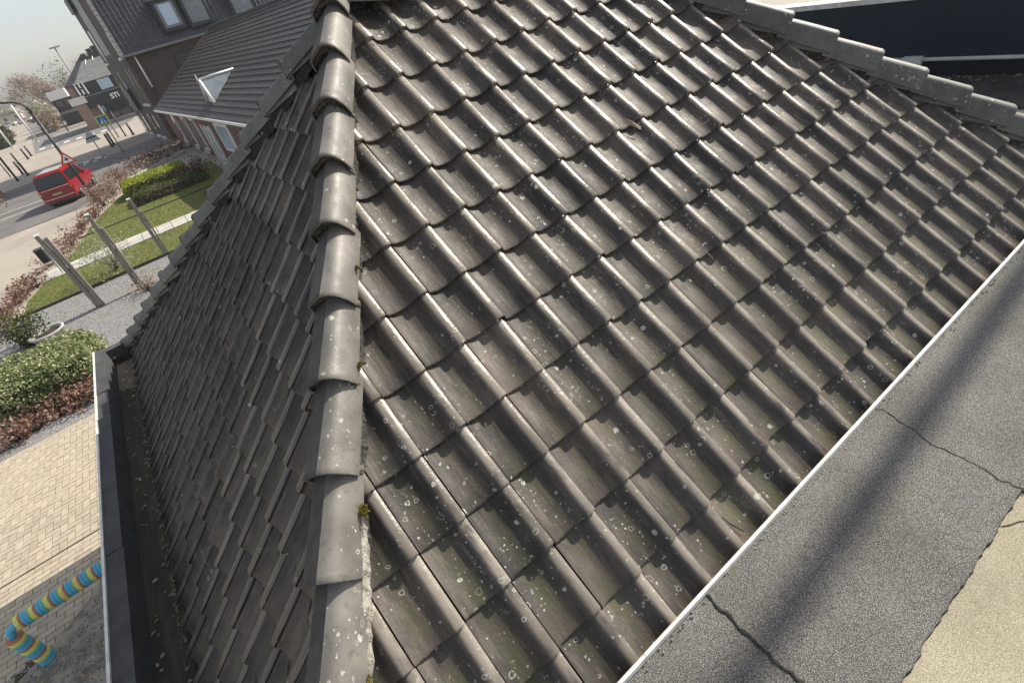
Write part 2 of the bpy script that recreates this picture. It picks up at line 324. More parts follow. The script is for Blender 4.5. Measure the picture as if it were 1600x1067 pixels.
def tile_mesh(name, g, var, PROF):
    rg = random.Random(var); mb = MB(); n = len(PROF)
    rows = [(0., -.007), (.012, 0.), (g * .5, -.002), (g + LAP, 0.)]
    slope = -.030 / g
    nick = [rg.gauss(0, .0012) for _ in range(n)]; bow = rg.gauss(0, .0018)
    top = []
    for j, (v, dz) in enumerate(rows):
        for i, (u, z) in enumerate(PROF):
            top.append((u * w, v + (nick[i] if j < 2 else 0), (z - 1) * TH + slope * v + dz + (bow if j == 2 else 0)))
    fs = [(j * n + i, j * n + i + 1, (j + 1) * n + i + 1, (j + 1) * n + i) for j in range(len(rows) - 1) for i in range(n - 1)]
    mb.add(top, fs, 0, True)
    fr = [top[i] for i in range(n)] + [(top[i][0], top[i][1] + .003, top[i][2] - THK) for i in range(n)]
    mb.add(fr, [(i + n, i + n + 1, i + 1, i) for i in range(n - 1)], 0, False)
    for e in (0, n - 1):
        a, b = top[e], top[(len(rows) - 1) * n + e]; q = [a, b, (b[0], b[1], b[2] - .045), (a[0], a[1], a[2] - .045)]
        mb.add(q, [(0, 1, 2, 3) if e else (3, 2, 1, 0)])
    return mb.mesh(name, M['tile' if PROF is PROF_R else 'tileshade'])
def frame(o, x, y, n): return Matrix(((x.x, y.x, n.x, o.x), (x.y, y.y, n.y, o.y), (x.z, y.z, n.z, o.z), (0, 0, 0, 1)))
def clip(me, mtx, planes):
    """cut a tile along the vertical plane under a hip; None when nothing is left"""
    bm = bmesh.new(); bm.from_mesh(me); bm.transform(mtx)
    for co, no in planes:
        bmesh.ops.bisect_plane(bm, geom=bm.verts[:] + bm.edges[:] + bm.faces[:], plane_co=co, plane_no=no, clear_outer=True)
    if len(bm.faces) < 6: bm.free(); return None
    bm.transform(mtx.inverted()); m2 = me.copy(); bm.to_mesh(m2); bm.free(); return m2
def vplane(f, out):                                       # vertical plane through a hip line, normal pointing to `out`
    d = f(1.) - f(0.); n = Vector((d.y, -d.x, 0)).normalized()
    if n.dot(Vector(out)) < 0: n = -n
    return f(0.), n
PN, PL, PR_ = vplane(hipN, (-1, .3, 0)), vplane(hipL, (0, 1, 0)), vplane(hipR, (1, 0, 0))
pieces = []
def lay(org, x, y, n, g, s0, nrow, c0, c1, planes, skip=lambda r, c: False):
    vars_ = [tile_mesh('roof_tile', g, k, PROF_R if x.x > .5 else PROF_L) for k in range(6)]
    for r in range(nrow):
        for c in range(c0, c1):
            o = org + x * (c * w) + y * (s0 + r * g); ctr = o + x * (w * .5) + y * (g * .5)
            if skip(r, c): continue
            ds = [(ctr - co).dot(no) for co, no in planes]
            if any(d > .25 for d in ds): continue
            me = rnd.choice(vars_)
            mtx = frame(o + n * rnd.gauss(0, .0012) + x * rnd.gauss(0, .0013) + y * rnd.gauss(0, .0038), x, y, n) @ Matrix.Rotation(rnd.gauss(0, .006), 4, 'Z') @ Matrix.Rotation(rnd.gauss(0, .012), 4, 'Y') @ Matrix.Rotation(rnd.gauss(0, .004), 4, 'X')
            if any(d > -.28 for d in ds):
                me = clip(me, mtx, [(co - no * .012, no) for co, no in planes])
                if me is None: continue
            pxl = px(ctr); vis = -80 < pxl[0] < 1680 and -80 < pxl[1] < 1150 and pxl[2] > 0
            fo = abs((ctr - CAMP).normalized().dot(n)) / max(.1, pxl[2]) ** 2
            pieces.append((-fo if vis else 1, len(pieces), me, mtx))
RG = 1.35296 * w
lay(Vector((0, 0, 0)), EX, EY, EN, RG, -RG, 13, -8, 30, [PN, PR_], lambda r, c: r == 0 and c > 24)
LG = .338
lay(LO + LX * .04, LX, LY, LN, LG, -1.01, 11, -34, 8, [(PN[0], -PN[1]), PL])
pieces.sort(key=lambda p: (p[0], p[1]))
rest = MB()
for k, (_, _, me, mtx) in enumerate(pieces):
    if k < 300: link('roof_tile', me, deck, mtx)
    else: rest.add([mtx @ v.co for v in me.vertices], [tuple(p.vertices) for p in me.polygons], 0 if me.materials[0] == M['tile'] else 1, True)
rest.build('roof_tiles', [M['tile'], M['tileshade']], deck, kind='stuff')

# hip tiles: angular-backed half round covers lapping down the hip
def dense(P, k=4):                                        # smooth the section with a spline, corners kept where points are doubled up
    out = []
    for i in range(len(P) - 1):
        a, b, c, d = P[max(i - 1, 0)], P[i], P[i + 1], P[min(i + 2, len(P) - 1)]
        for q in range(k):
            t = q / k; out.append(tuple(.5 * (2 * b[m] + (c[m] - a[m]) * t + (2 * a[m] - 5 * b[m] + 4 * c[m] - d[m]) * t * t + (3 * b[m] - a[m] - 3 * c[m] + d[m]) * t ** 3) for m in (0, 1)))
    return out + [P[-1]]
HPA = dense([(-.112, -.062), (-.110, -.025), (-.104, .003), (-.088, .020), (-.045, .050), (-.004, .0785)], 3)[:-1] + dense([(-.004, .0785), (.020, .0790), (.042, .0735), (.064, .058), (.082, .033), (.096, .002), (.105, -.035), (.108, -.062)], 4)
CREASE = 15
HPC = dense([(-.116, -.062), (-.106, -.025), (-.090, .020), (-.074, .052), (-.058, .068), (-.036, .077), (0, .081), (.036, .077), (.058, .068), (.074, .052), (.090, .020), (.106, -.025), (.116, -.062)], 3)
HPD = [(a * .80, b * .80) for a, b in HPC]
HP = HPA
def hip_mesh(length, var, el=1.0, mats=None):
    rg = random.Random(var); mb = MB(); n = len(HP); rows = [(0., 1.035, .058 * el), (.006, 1.045, .062 * el), (.03, 1.035, .056 * el), (length * .5, 1.0, .026 * el), (length + .05, .94, -.012)]; tv = []
    for v, k, dz in rows:
        for (s, z) in HP: tv.append((s * k, v + (rg.gauss(0, .0005) if v < .01 else 0), z * k + dz))
    mb.add(tv, [(j * n + i, j * n + i + 1, (j + 1) * n + i + 1, (j + 1) * n + i) for j in range(len(rows) - 1) for i in range(n - 1)], 0, True)
    inn = [(p[0] * .93, p[1] + .003, p[2] - .010) for p in tv[:n]]
    mb.add(tv[:n] + inn, [(i + n, i + n + 1, i + 1, i) for i in range(n - 1)])
    mb.add(inn + [(p[0] * .84, p[1] + length, p[2] - .075) for p in inn], [(i, i + n, i + n + 1, i + 1) for i in range(n - 1)])
    me = mb.mesh('hip_tile', mats or M['hip'])
    if HP is HPA:                                         # darker, streaked material on the flank left of the crease
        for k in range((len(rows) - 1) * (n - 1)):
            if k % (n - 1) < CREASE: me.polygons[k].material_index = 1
    for e in me.edges:                                    # flat back between two sharp folds
        a, b = e.vertices
        if a < len(tv) and b < len(tv) and a % n == b % n and HP is HPA and a % n == CREASE: e.use_edge_sharp = True
    return me
def mortar_end(var):
    rg = random.Random(var); mb = MB(); n = 26; vs = []
    for i in range(n):
        t = i / (n - 1) * (len(HP) - 1); a = int(min(t, len(HP) - 2)); fr = t - a; s = HP[a][0] * (1 - fr) + HP[a + 1][0] * fr; z = HP[a][1] * (1 - fr) + HP[a + 1][1] * fr
        for k in range(5):
            f = [1.0, .99, .975, .97, .965][k]; vs.append((s * f, .012 + rg.uniform(-.007, .007) + (0, .001, .002, .006, .02)[k], z * f + (.052, .038, .022, .006, -.012)[k] + rg.gauss(0, .0035)))
    mb.add(vs, [(i * 5 + k, i * 5 + k + 1, (i + 1) * 5 + k + 1, (i + 1) * 5 + k) for i in range(n - 1) for k in range(4)], 0, False)
    return mb.mesh('mortar', M['mortar'])
def hip_run(f, z0, z1, step, lift, prof, phase=0., mort=True, off=0., el=1.0):
    global HP
    HP = prof
    d = (f(1.) - f(0.)).normalized(); side = d.cross(Vector((0, 0, 1))).normalized(); up = side.cross(d).normalized()
    L = (f(z1) - f(z0)).length; k = 0; meshes = [hip_mesh(step, 50 + i, el, [M['hip'], M['hipflank']] if prof is HPA else [M['hipdark']]) for i in range(3)]; mm = [mortar_end(80 + i) for i in range(4)]
    while phase + k * step < L:
        p = f(z0) + d * (phase + k * step) + up * lift + side * off
        mtx = frame(p, side, d, up) @ Matrix.Rotation(rnd.gauss(0, .012), 4, 'Z') @ Matrix.Rotation(rnd.gauss(0, .012), 4, 'Y') @ Matrix.Translation((rnd.gauss(0, .003), 0, rnd.gauss(0, .002)))
        h = link('hip_tile', rnd.choice(meshes), house, mtx)
        if mort: link('mortar', rnd.choice(mm), h, mtx)
        k += 1
# rough mortar bed under the edges of the hip tiles
def bed(f, z0, z1, half, drop, seed, mat, jag=.02):
    rg = random.Random(seed); d = (f(1.) - f(0.)).normalized(); side = d.cross(Vector((0, 0, 1))).normalized(); up = side.cross(d).normalized(); L = (f(z1) - f(z0)).length; n = int(L / .018); mb = MB()
    cs = [(-half, -drop - .05), (-half * .9, -drop + .03), (-half * .5, 0.03), (0, .05), (half * .5, .03), (half * .9, -drop + .03), (half, -drop - .05)]
    for i in range(n + 1):
        p = f(z0) + d * (L * i / n)
        for (s, z) in cs: mb.v.append(tuple(p + side * (s + rg.gauss(0, jag * .35) + (rg.uniform(-jag, jag) if rg.random() < .3 else 0)) + up * (z + rg.gauss(0, .006))))
    m = len(cs)
    for i in range(n):
        for k in range(m - 1): mb.f.append((i * m + k, i * m + k + 1, (i + 1) * m + k + 1, (i + 1) * m + k)); mb.mi.append(0); mb.sm.append(False)
    return mb.build('mortar_bed', mat, house)
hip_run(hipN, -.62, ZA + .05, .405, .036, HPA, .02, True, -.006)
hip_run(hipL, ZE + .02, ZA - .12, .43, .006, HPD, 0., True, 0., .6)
hip_run(hipR, -.35, ZA, .395, .004, HPC, .1, False, 0., .5)
bed(hipN, -.62, ZA, .078, .055, 3, M['mortar'], .008); bed(hipL, ZE, ZA - .2, .078, .06, 4, M['felt'], .008); bed(hipR, -.4, ZA, .096, .08, 5, M['mortar'], .010)
ridge_n = int((apR.x - apL.x) / .4)
for k in range(ridge_n + 1):
    link('ridge_tile', hip_mesh(.4, 60, .5, [M['hipdark']]), house, frame(apL + Vector((.02 + k * .4, 0, .05)), Vector((0, -1, 0)), Vector((1, 0, 0)), Vector((0, 0, 1))))

# gutter on the shaded side: lining, parapet with bitumen cap, white outer trim
gx0, gx1, gz1 = -2.075, -1.945, -.62
gy1 = 7.55
gt = MB().box(gx1, -1.50, -1.2, gy1 - .13, -.92, -.845); gt.build('gutter_floor', M['gutter'], house)
MB().add([(-1.94, 6.55, -.841), (-1.66, 6.3, -.841), (-1.64, gy1 - .13, -.84), (-1.94, gy1 - .13, -.84)], [(0, 1, 2, 3)]).build('gutter_silt', M['silt'], house)
cuts = [-1.2, 1.55, 3.25, 4.55, 6.2, gy1]
for i in range(5):
    MB().box(gx0, gx1 + rnd.uniform(-.006, .004), cuts[i] + .004, cuts[i + 1], -1.02, gz1 - (.006 if i % 2 else 0)).build('parapet_cap', M['parafelt'], house)
MB().box(gx0 - .02, gx0 - .001, -1.2, gy1 + .02, gz1 - .09, gz1 + .010).build('gutter_trim', M['trim'], house)
MB().box(gx1, -1.05, gy1 - .13, gy1, -1.02, gz1 - .01).build('end_parapet', M['parafelt'], house)
MB().box(gx1 + .03, -1.2, gy1 - .20, gy1 - .14, -.84, -.74).build('end_lining', M['gutter'], house)
MB().box(-1.70, 6.2, -.85, 7.2, G, -.93).build('wall', M['plaster'], house)
MB().box(-2.07, -1.71, -1.2, gy1 - .02, -1.19, -1.022).build('soffit', M['white'], house)
# silt and crumbs along the foot of the tiles
cb = MB(); rg = random.Random(11)
for k in range(230):
    y = rg.uniform(-.3, 7.2); x = -1.74 + abs(rg.gauss(0, .03)) - .02; s = rg.uniform(.003, .010); z = -.842
    cb.box(x - s, x + s, y - s * 1.4, y + s * 1.4, z, z + s * rg.uniform(.8, 2))
cb.build('gutter_debris', M['silt'], house, kind='stuff')
lv = []
for k in range(70): lv.append(((rg.uniform(-1.93, -1.74), rg.uniform(.5, 7.3), -.838 + rg.uniform(0, .01)), (0, 0, 1)))
leaves(MB(), lv, .035, rg, .8, 1.5).build('gutter_leaves', M['dryleaf'], house, kind='stuff')
# moss and lime at the near hip
def mossball(p, r, n, seed):
    rg = random.Random(seed); pts = []
    for k in range(n):
        d = Vector((rg.gauss(0, 1), rg.gauss(0, 1), abs(rg.gauss(0, 1)))).normalized() * r * rg.random() ** .4; pts.append((Vector(p) + Vector((d.x * .8, d.y * 1.5, d.z * .6)), d.normalized()))
    leaves(MB(), pts, .010, rg, .3).build('moss', M['moss'], house, kind='stuff')
dN = (hipN(1) - hipN(0)).normalized(); sN = dN.cross(Vector((0, 0, 1))).normalized()
for zz, rr in ((.62, .030), (.285, .026), (.235, .02), (.97, .014), (1.25, .013)): mossball(hipN(zz) + sN * .108 + Vector((0, 0, .028)), rr, 260, int(zz * 100))
for za, zb in ((.305, .60), (.10, .245)):
    rg = random.Random(int(za * 99)); mb = MB(); n = 24
    for i in range(n + 1):
        p = hipN(za + (zb - za) * i / n) + sN * .100 + Vector((0, 0, .0)); wd = .008 * math.sin(math.pi * (i + .5) / (n + 1)) ** .5 + rg.gauss(0, .003)
        for s, z in ((-.012, .0), (0, .034), (wd, .014), (wd + .008, -.02)): mb.v.append(tuple(p + sN * s + Vector((0, 0, z + rg.gauss(0, .003)))))
    for i in range(n):
        for k in range(3): mb.f.append((i * 4 + k, i * 4 + k + 1, i * 4 + k + 5, i * 4 + k + 4)); mb.mi.append(0); mb.sm.append(False)
    mb.build('lime_fillet', M['lime'], house)
# two scraps lying on the tiles
lp = Vector((2.38, 0, 0)) + EY * 2.03
MB().add([lp + EX * a + EY * b + EN * c for a, b, c in ((-.05, .07, -.025), (-.012, .018, -.018), (.035, -.06, -.03), (.012, -.075, -.034), (-.03, 0, -.034))], [(0, 1, 2, 3, 4)]).build('fallen_leaf', M['paleleaf'], label='dry pale leaf caught in a tile trough halfway up the sunny slope', cat='leaf')
tp = Vector((1.02, 0, 0)) + EY * -.15
MB().tube([tp + EX * -.018 + EY * .055 + EN * -.035, tp + EN * -.034, tp + EX * .03 + EY * -.06 + EN * -.036], [.003, .006, .003], 6).build('twig', M['bark'], label='short dark twig on the lowest tile course beside the white edge trim', cat='twig')

# ================================================================== flat bitumen roof beside the slope
flat = thing('flat_roof', (3, -3, G), 'flat grey bitumen roof with white metal edge trim at the foot of the tiles', 'flat roof')
TY = -.205                                                # trim line
MB().box(-.9, 8.39, -7.5, -.215, G, -.155).build('roof_body', M['tanfelt'], flat)
def sheet(name, pts, z0, z1, mat, par=flat): return MB().prism([(x, y, z0) for x, y in pts], (0, 0, z1 - z0)).build(name, mat, par)
def ragged(p, q, n, amp, seed):
    rg = random.Random(seed); out = []; o = 0
    for i in range(n + 1):
        t = i / n; o = o * .75 + rg.gauss(0, amp); out.append((p[0] + (q[0] - p[0]) * t + (o if abs(q[1] - p[1]) > abs(q[0] - p[0]) else 0), p[1] + (q[1] - p[1]) * t + (0 if abs(q[1] - p[1]) > abs(q[0] - p[0]) else o)))
    return out
s1 = ragged((.655, TY), (.60, -.90), 30, .006, 21); s2 = ragged((2.16, TY), (2.02, -.90), 34, .006, 22)
e0, e1, e2 = ragged((-.9, -.905), (s1[-1][0], -.905), 60, .0018, 23), ragged((s1[-1][0], -.898), (s2[-1][0], -.885), 70, .0022, 24), ragged((s2[-1][0], -.91), (8.38, -.92), 140, .0020, 25)
sheet('bitumen_sheet', [(-.9, TY)] + s1 + e0[::-1][1:], -.156, -.1445, M['bitumen'])
sheet('bitumen_sheet', s1 + e1[1:] + s2[::-1][1:], -.156, -.1385, M['bitumen'])
sheet('bitumen_sheet', s2 + e2[1:] + [(8.38, TY)], -.156, -.1435, M['bitumen'])
def seam(pts, wd, z, seed):
    rg = random.Random(seed); a = [(x + rg.uniform(.001, wd), y + rg.uniform(-.002, .002), z) for x, y in pts]; b = [(x - rg.uniform(.001, wd), y, z) for x, y in pts]; n = len(pts)
    MB().add(a + b, [(i, i + 1, n + i + 1, n + i) for i in range(n - 1)]).build('seam_dirt', M['crack'], flat)
seam(s1, .009, -.1370, 31); seam(s2, .006, -.1368, 32)
def eseam(pts, wd, z, seed):
    rg = random.Random(seed); a = [(x, y + rg.uniform(0, wd), z) for x, y in pts]; b = [(x, y - rg.uniform(.001, wd), z - .016) for x, y in pts]; n = len(pts)
    MB().add(a + b, [(i, n + i, n + i + 1, i + 1) for i in range(n - 1)]).build('seam_dirt', M['crack'], flat)
eseam(e1, .004, -.1375, 33); eseam(e2, .004, -.1425, 34); eseam(e0, .004, -.1435, 35)
br = [(x * .0 + 1.79 + x, -.905 + y) for x, y in ((0, .01), (.03, -.012), (.07, -.03), (.10, -.05))]; seam([(x, y) for x, y in br], .008, -.1535, 36)
for a, b in ((-.9, .26), (.262, 2.03), (2.032, 4.6), (4.602, 8.38)): MB().prism([(a, TY + .010, -.19), (a, TY + .010, -.118), (a, TY + .005, -.113), (a, TY - .007, -.113), (a, TY - .010, -.135), (a, TY - .003, -.19)], (b - a, 0, 0)).build('edge_trim', M['trim'], flat)
gr = MB(); rg = random.Random(5)                          # grit and mineral crumbs caught behind the trim
for k in range(160):
    x = rg.uniform(-.2, 4.4); y = TY - .014 - abs(rg.gauss(0, .012)); s = rg.uniform(.0012, .0035); gr.box(x - s, x + s, y - s, y + s, -.1445, -.1365 + s * rg.uniform(.3, 1.4))
gr.build('grit', M['lime'], flat, kind='stuff')
fl = thing('shadow_mast', (12.6, .126, .74), 'tall grey mast on the navy building, added out of view to throw a shadow across the bitumen', 'mast')  # unseen mast, added to cast the soft shadow band on the bitumen
MB().tube([(12.6, .126, .742), (12.6, .126, 10.9)], .072, 14).build('pole', M['grey'], fl); MB().tube([(12.6, .126, .742), (12.6, .126, .86)], .2, 14).build('foot', M['grey'], fl)

# flat roof strip and dark wall behind the right hip
back = thing('lower_flat_roof', (7, 3, G), 'dark dirty flat roof between the right hip and the navy wall', 'flat roof')
MB().box(5.2, 8.39, -.19, 9, G, -.212).build('roof_surface', M['darkfelt'], back)
db = MB(); rg = random.Random(9); pts = []
for k in range(330):
    far = rg.random() < .7; x = 8.36 - abs(rg.gauss(0, .16)) if far else rg.uniform(6.2, 8.3); pts.append(((x, rg.uniform(.2, 4), -.196), (0, 0, 1)))
leaves(db, pts, .034, rg, .75, 1.5); db.build('dead_leaves', M['dryleaf'], back, kind='stuff')
nb = thing('navy_building', (12, 3, G), 'flat roofed building with dark navy wall and white roof edge beyond the right hip', 'building')
MB().box(8.40, 8.55, -4, 10, -.3, .688).build('wall', M['navy'], nb)
MB().box(8.36, 8.60, -4, 10, .69, .755).build('roof_edge', M['trim'], nb); MB().box(8.60, 20, -4, 10, G, .742).build('gravel_roof', M['beige'], nb)
MB().tube([(8.372, -4, -.01), (8.372, 2.2, -.01)], .024, 10).build('pipe', M['white'], nb)
MB().box(8.33, 8.399, 2.12, 2.34, -.165, .028).build('bracket', M['white'], nb); MB().box(8.34, 8.399, 2.35, 2.75, -.12, .01).build('bracket', M['offwhite'], nb)
MB().box(8.385, 8.397, -4, 10, -.205, -.05).build('plinth', M['shop'], nb)

# ================================================================== ground
def flatpoly(name, pts, z, mat, kind='structure'): return MB().add([(x, y, z) for x, y in pts], [tuple(range(len(pts)))]).build(name, mat, kind=kind)
flatpoly('ground', [(-900, -400), (900, -400), (900, 1500), (-900, 1500)], G, M['ground'])
flatpoly('road', [(-120, 38), (-4.4, 38.2), (-2.6, 40), (-.8, 46.5), (-.2, 60), (-120, 60)], G + .004, M['asphalt'])
flatpoly('side_pavement', [(-.8, 46.5), (1.2, 46), (3.0, 49), (3.0, 62), (-.2, 60)], G + .006, M['greypave'])
flatpoly('far_road', [(-9.2, 90), (1, 88), (3, 96), (-3, 250), (-16, 420), (-40, 420), (-15.5, 180)], G + .004, M['farasphalt'])
for i, y in enumerate((44.9, 47.3)):
    MB().box(-14, -1.9 - i * .3, y - .07, y + .07, G + .006, G + .010).build('road_line', M['line'], kind='structure')
for k in range(3): MB().box(-4.75 + k * .98, -4.25 + k * .98, 60.2 + k * .2, 61.4 + k * .2, G + .004, G + .012).build('crossing_block', M['line'], kind='structure')
for k in range(3): MB().box(-4.26 + k * .98, -3.77 + k * .98, 60.3 + k * .2, 61.5 + k * .2, G + .004, G + .010).build('crossing_block', M['darkblock'], kind='structure')
for k in range(7): MB().box(-4.6 + k * .42, -4.38 + k * .42, 58.6 + k * .09, 59.2 + k * .09, G + .006, G + .012).build('crossing_block', M['line' if k % 2 == 0 else 'darkblock'], kind='structure')
for k in range(6): MB().box(-9.0 + k * 1.5, -8.3 + k * 1.5, 94.4 - k * .9, 96.4 - k * .9, G + .006, G + .014).build('crossing_block', M['line'], kind='structure')
for k in range(5): MB().box(-8.2 + k * .2, -.5 - k * .5, 104 + k * 11, 105.2 + k * 12, G + .006, G + .012).build('parking_band', M['ground'], kind='structure')
# clay paving: herringbone field, then running courses
pave = flatpoly('paving', [(-9, 4), (-1.8, 4), (-1.8, 11.82), (-9, 11.82)], G + .004, M['joint'])
pv = []
def paver_me(lx, ly): return MB().box(.0055, lx - .0055, .0055, ly - .0055, -.02, 0).mesh('paver', M['paver'])
u = .112; mh, mv_, ms_ = paver_me(2 * u, u), paver_me(u, 2 * u), paver_me(u, u)
for i in range(0, 62):
    for j in range(0, 36):
        x, y = -8.2 + i * u, 7.87 + j * u; d = (i - j) % 4
        if d == 0: pv.append((mh, x, y))
        elif d == 3 and j < 35: pv.append((mv_, x, y))
        elif (d == 3 and j == 35) or (d == 2 and j == 0): pv.append((ms_, x, y))
for j in range(0, 19):
    for i in range(0, 31): pv.append((mh, -8.2 + i * 2 * u + (u if j % 2 else 0), 7.84 - (j + 1) * u))
def inrough(x, y): return y < 5.72 + (x + 4.75) * .72 + .25 * math.sin(x * 5)
pv = [p for p in pv if not inrough(p[1], p[2]) and p[1] > -8]
def pkey(p):
    q = px((p[1], p[2], G)); return (0 if (-30 < q[0] < 300 and q[1] < 1100) else 1, q[2])
pv.sort(key=pkey); prest = MB()
for k, (me, x, y) in enumerate(pv):
    mt = Matrix.Translation((x, y, G + .016 + rnd.gauss(0, .0012))) @ Matrix.Rotation(rnd.gauss(0, .004), 4, 'Z')
    if k < 300: link('paver', me, pave, mt)
    else: prest.add([mt @ v.co for v in me.vertices], [tuple(p.vertices) for p in me.polygons])
prest.build('pavers', M['paver'], pave, kind='stuff')
flatpoly('rough_ground', [(-9, 2.0), (-1.8, 2.0), (-1.8, 8.2), (-3.2, 6.95), (-3.7, 6.6), (-4.2, 6.1), (-4.75, 5.75), (-6, 4.9), (-9, 3)], G + .024, M['soil'])
flatpoly('gravel_bed', [(-9, 11.82), (3.2, 11.82), (3.2, 21.3), (-9, 21.3)], G + .006, M['gravel'])
st = MB(); rg = random.Random(3)
def pebble(mb, x, y, z, s): mb.add([(x + s * rg.uniform(.6, 1.2), y, z), (x, y + s * rg.uniform(.6, 1.2), z), (x - s * rg.uniform(.6, 1.2), y, z), (x, y - s * rg.uniform(.6, 1.2), z), (x + s * rg.uniform(-.3, .3), y, z + s * rg.uniform(.6, 1.1))], [(0, 1, 4), (1, 2, 4), (2, 3, 4), (3, 0, 4)])
for k in range(16000): pebble(st, rg.uniform(-7, -.6), rg.uniform(11.85, 21.2), G + .006, rg.uniform(.010, .024))
sm = MT('pebble'); sm.col(sm.mix(sm.ramp(sm.island(), 0, 1), (.14, .14, .145), (.40, .39, .38))).rough(.9); st.build('gravel_stones', sm.m, kind='stuff', label='loose grey gravel stones covering the bed before the lawn', cat='gravel')
st = MB()
for k in range(3500):
    x, y = rg.uniform(-5.2, -3.0), rg.uniform(4.6, 7.2)
    if inrough(x, y): pebble(st, x, y, G + .024, rg.uniform(.008, .022))
st.build('rough_stones', sm.m, kind='stuff', label='small pale stones strewn over the rough soil beside the striped rack', cat='stones')
lawn = flatpoly('lawn', [(-5.7, 21.4), (3.4, 21.4), (3.4, 37.5), (-1.0, 39), (-2.3, 36), (-3.4, 32.5), (-4.2, 28), (-5.0, 25.5), (-5.7, 23)], G + .02, M['turf'])
MB().box(-6.0, 3.4, 21.28, 21.36, G, G + .09).build('lawn_edging', M['kerb'], kind='structure')
MB().box(-4.0, 3.2, 30.0, 30.06, G, G + .07).build('bed_edging', M['kerb'], kind='structure')
gb = MB(); rg = random.Random(8); n = 0
from mathutils.geometry import intersect_point_tri_2d
LP = [(-5.6, 21.4), (3.3, 21.4), (3.3, 37), (-1.0, 38.5), (-2.3, 35.5), (-3.4, 32), (-4.2, 28), (-5.0, 25.3), (-5.6, 23)]
def inpoly(x, y, P):
    c = False; j = len(P) - 1
    for i in range(len(P)):
        if (P[i][1] > y) != (P[j][1] > y) and x < (P[j][0] - P[i][0]) * (y - P[i][1]) / (P[j][1] - P[i][1]) + P[i][0]: c = not c
        j = i
    return c
while n < 26000:
    x, y = rg.uniform(-5.7, 2.6), rg.uniform(21.4, 37)
    if not inpoly(x, y, LP) or 24.6 < y < 26.1: continue
    h = rg.uniform(.03, .085); a = rg.uniform(0, 6.28); s = rg.uniform(.006, .013); t = (rg.gauss(0, .03), rg.gauss(0, .03))
    gb.add([(x - math.cos(a) * s, y - math.sin(a) * s, G + .02), (x + math.cos(a) * s, y + math.sin(a) * s, G + .02), (x + t[0], y + t[1], G + .02 + h)], [(0, 1, 2)]); n += 1
gb.build('grass', M['grass'], kind='stuff', label='short green lawn grass on both sides of the slab path', cat='grass')
path = flatpoly('path', [(-5.2, 24.65), (2.6, 24.65), (2.6, 26.05), (-5.2, 26.05)], G + .024, M['joint'])
sme = MB().box(.012, .588, .012, .468, 0, .035).mesh('slab', M['slab'])
for i in range(13):
    for j in range(3): link('slab', sme, path, Matrix.Translation((-5.2 + i * .6, 24.65 + j * .467, G + .02 + rnd.gauss(0, .003))))

# ================================================================== garden
def hedge(name, x0, x1, y0, y1, h, n, size, mat, label, core=None, seed=1, round_=.25, lump=.12, group=None, cat='hedge', mat2=None, poly=None, z=G):
    rg = random.Random(seed); t = thing(name, ((x0 + x1) / 2, (y0 + y1) / 2, z), label, cat, group); pts = []; pts2 = []
    cx, cy = (x0 + x1) / 2, (y0 + y1) / 2; ax, ay = (x1 - x0) / 2, (y1 - y0) / 2
    while len(pts) < n:
        f = rg.random(); a = Vector((rg.uniform(-1, 1), rg.uniform(-1, 1), rg.uniform(0, 1))); k = rg.random()
        if k < .45: a.z = 1
        elif k < .72: a.x = rg.choice((-1, 1))
        else: a.y = rg.choice((-1, 1))
        nrm = Vector((a.x if abs(a.x) > .99 else 0, a.y if abs(a.y) > .99 else 0, 1 if a.z > .99 else 0))
        e = max(0, abs(a.x) - (1 - round_)) / round_; e2 = max(0, abs(a.y) - (1 - round_)) / round_
        hz = a.z * (1 - .22 * e * e) * (1 - .22 * e2 * e2)
        lx = 1 + lump * math.sin(a.y * 7 + seed) * .6 + lump * math.sin(a.z * 5 + a.x * 6); dp = 1 - abs(rg.gauss(0, .08))
        p = Vector((cx + a.x * ax * lx * dp, cy + a.y * ay * lx * dp, z + hz * h * (1 + lump * .7 * math.sin(a.x * 5 + a.y * 8 + seed)) * dp))
        (pts2 if mat2 and a.y < -.9 and rg.random() < .55 else pts).append((p, nrm))
    leaves(MB(), pts, size, rg, .25).build('foliage', mat, t)
    if mat2 and pts2: leaves(MB(), pts2, size, rg, .2).build('dry_foliage', mat2, t)
    c = MB().box(cx - ax * .84, cx + ax * .84, cy - ay * .84, cy + ay * .84, z, z + h * .80).build('branches', core or M['bark'], t)
    return t
def shrub(name, p, rx, rz, n, size, mat, label, seed, cat='shrub', group=None, gaps=.5, stems=22, sm=None):
    rg = random.Random(seed); t = thing(name, p, label, cat, group); pts = []; p = Vector(p); clumps = [Vector((rg.gauss(0, .5), rg.gauss(0, .5), rg.uniform(.25, 1))) for _ in range(14)]
    for k in range(n):
        c = rg.choice(clumps); d = Vector((rg.gauss(0, 1), rg.gauss(0, 1), rg.gauss(0, .8))) * .24 * (1 + gaps * .4)
        q = c + d; pts.append((p + Vector((q.x * rx, q.y * rx, max(.03, q.z) * rz)), d.normalized()))
    leaves(MB(), pts, size, rg).build('foliage', mat, t)
    sb = MB()
    for k in range(stems):
        c = rg.choice(clumps); e = p + Vector((c.x * rx * .95, c.y * rx * .95, c.z * rz)); m = (p + e) / 2 + Vector((0, 0, rz * .12)); sb.tube([p + Vector((rg.gauss(0, .04), rg.gauss(0, .04), 0)), m, e], [.016, .010, .004], 5)
    sb.build('stems', sm or M['bark'], t); return t
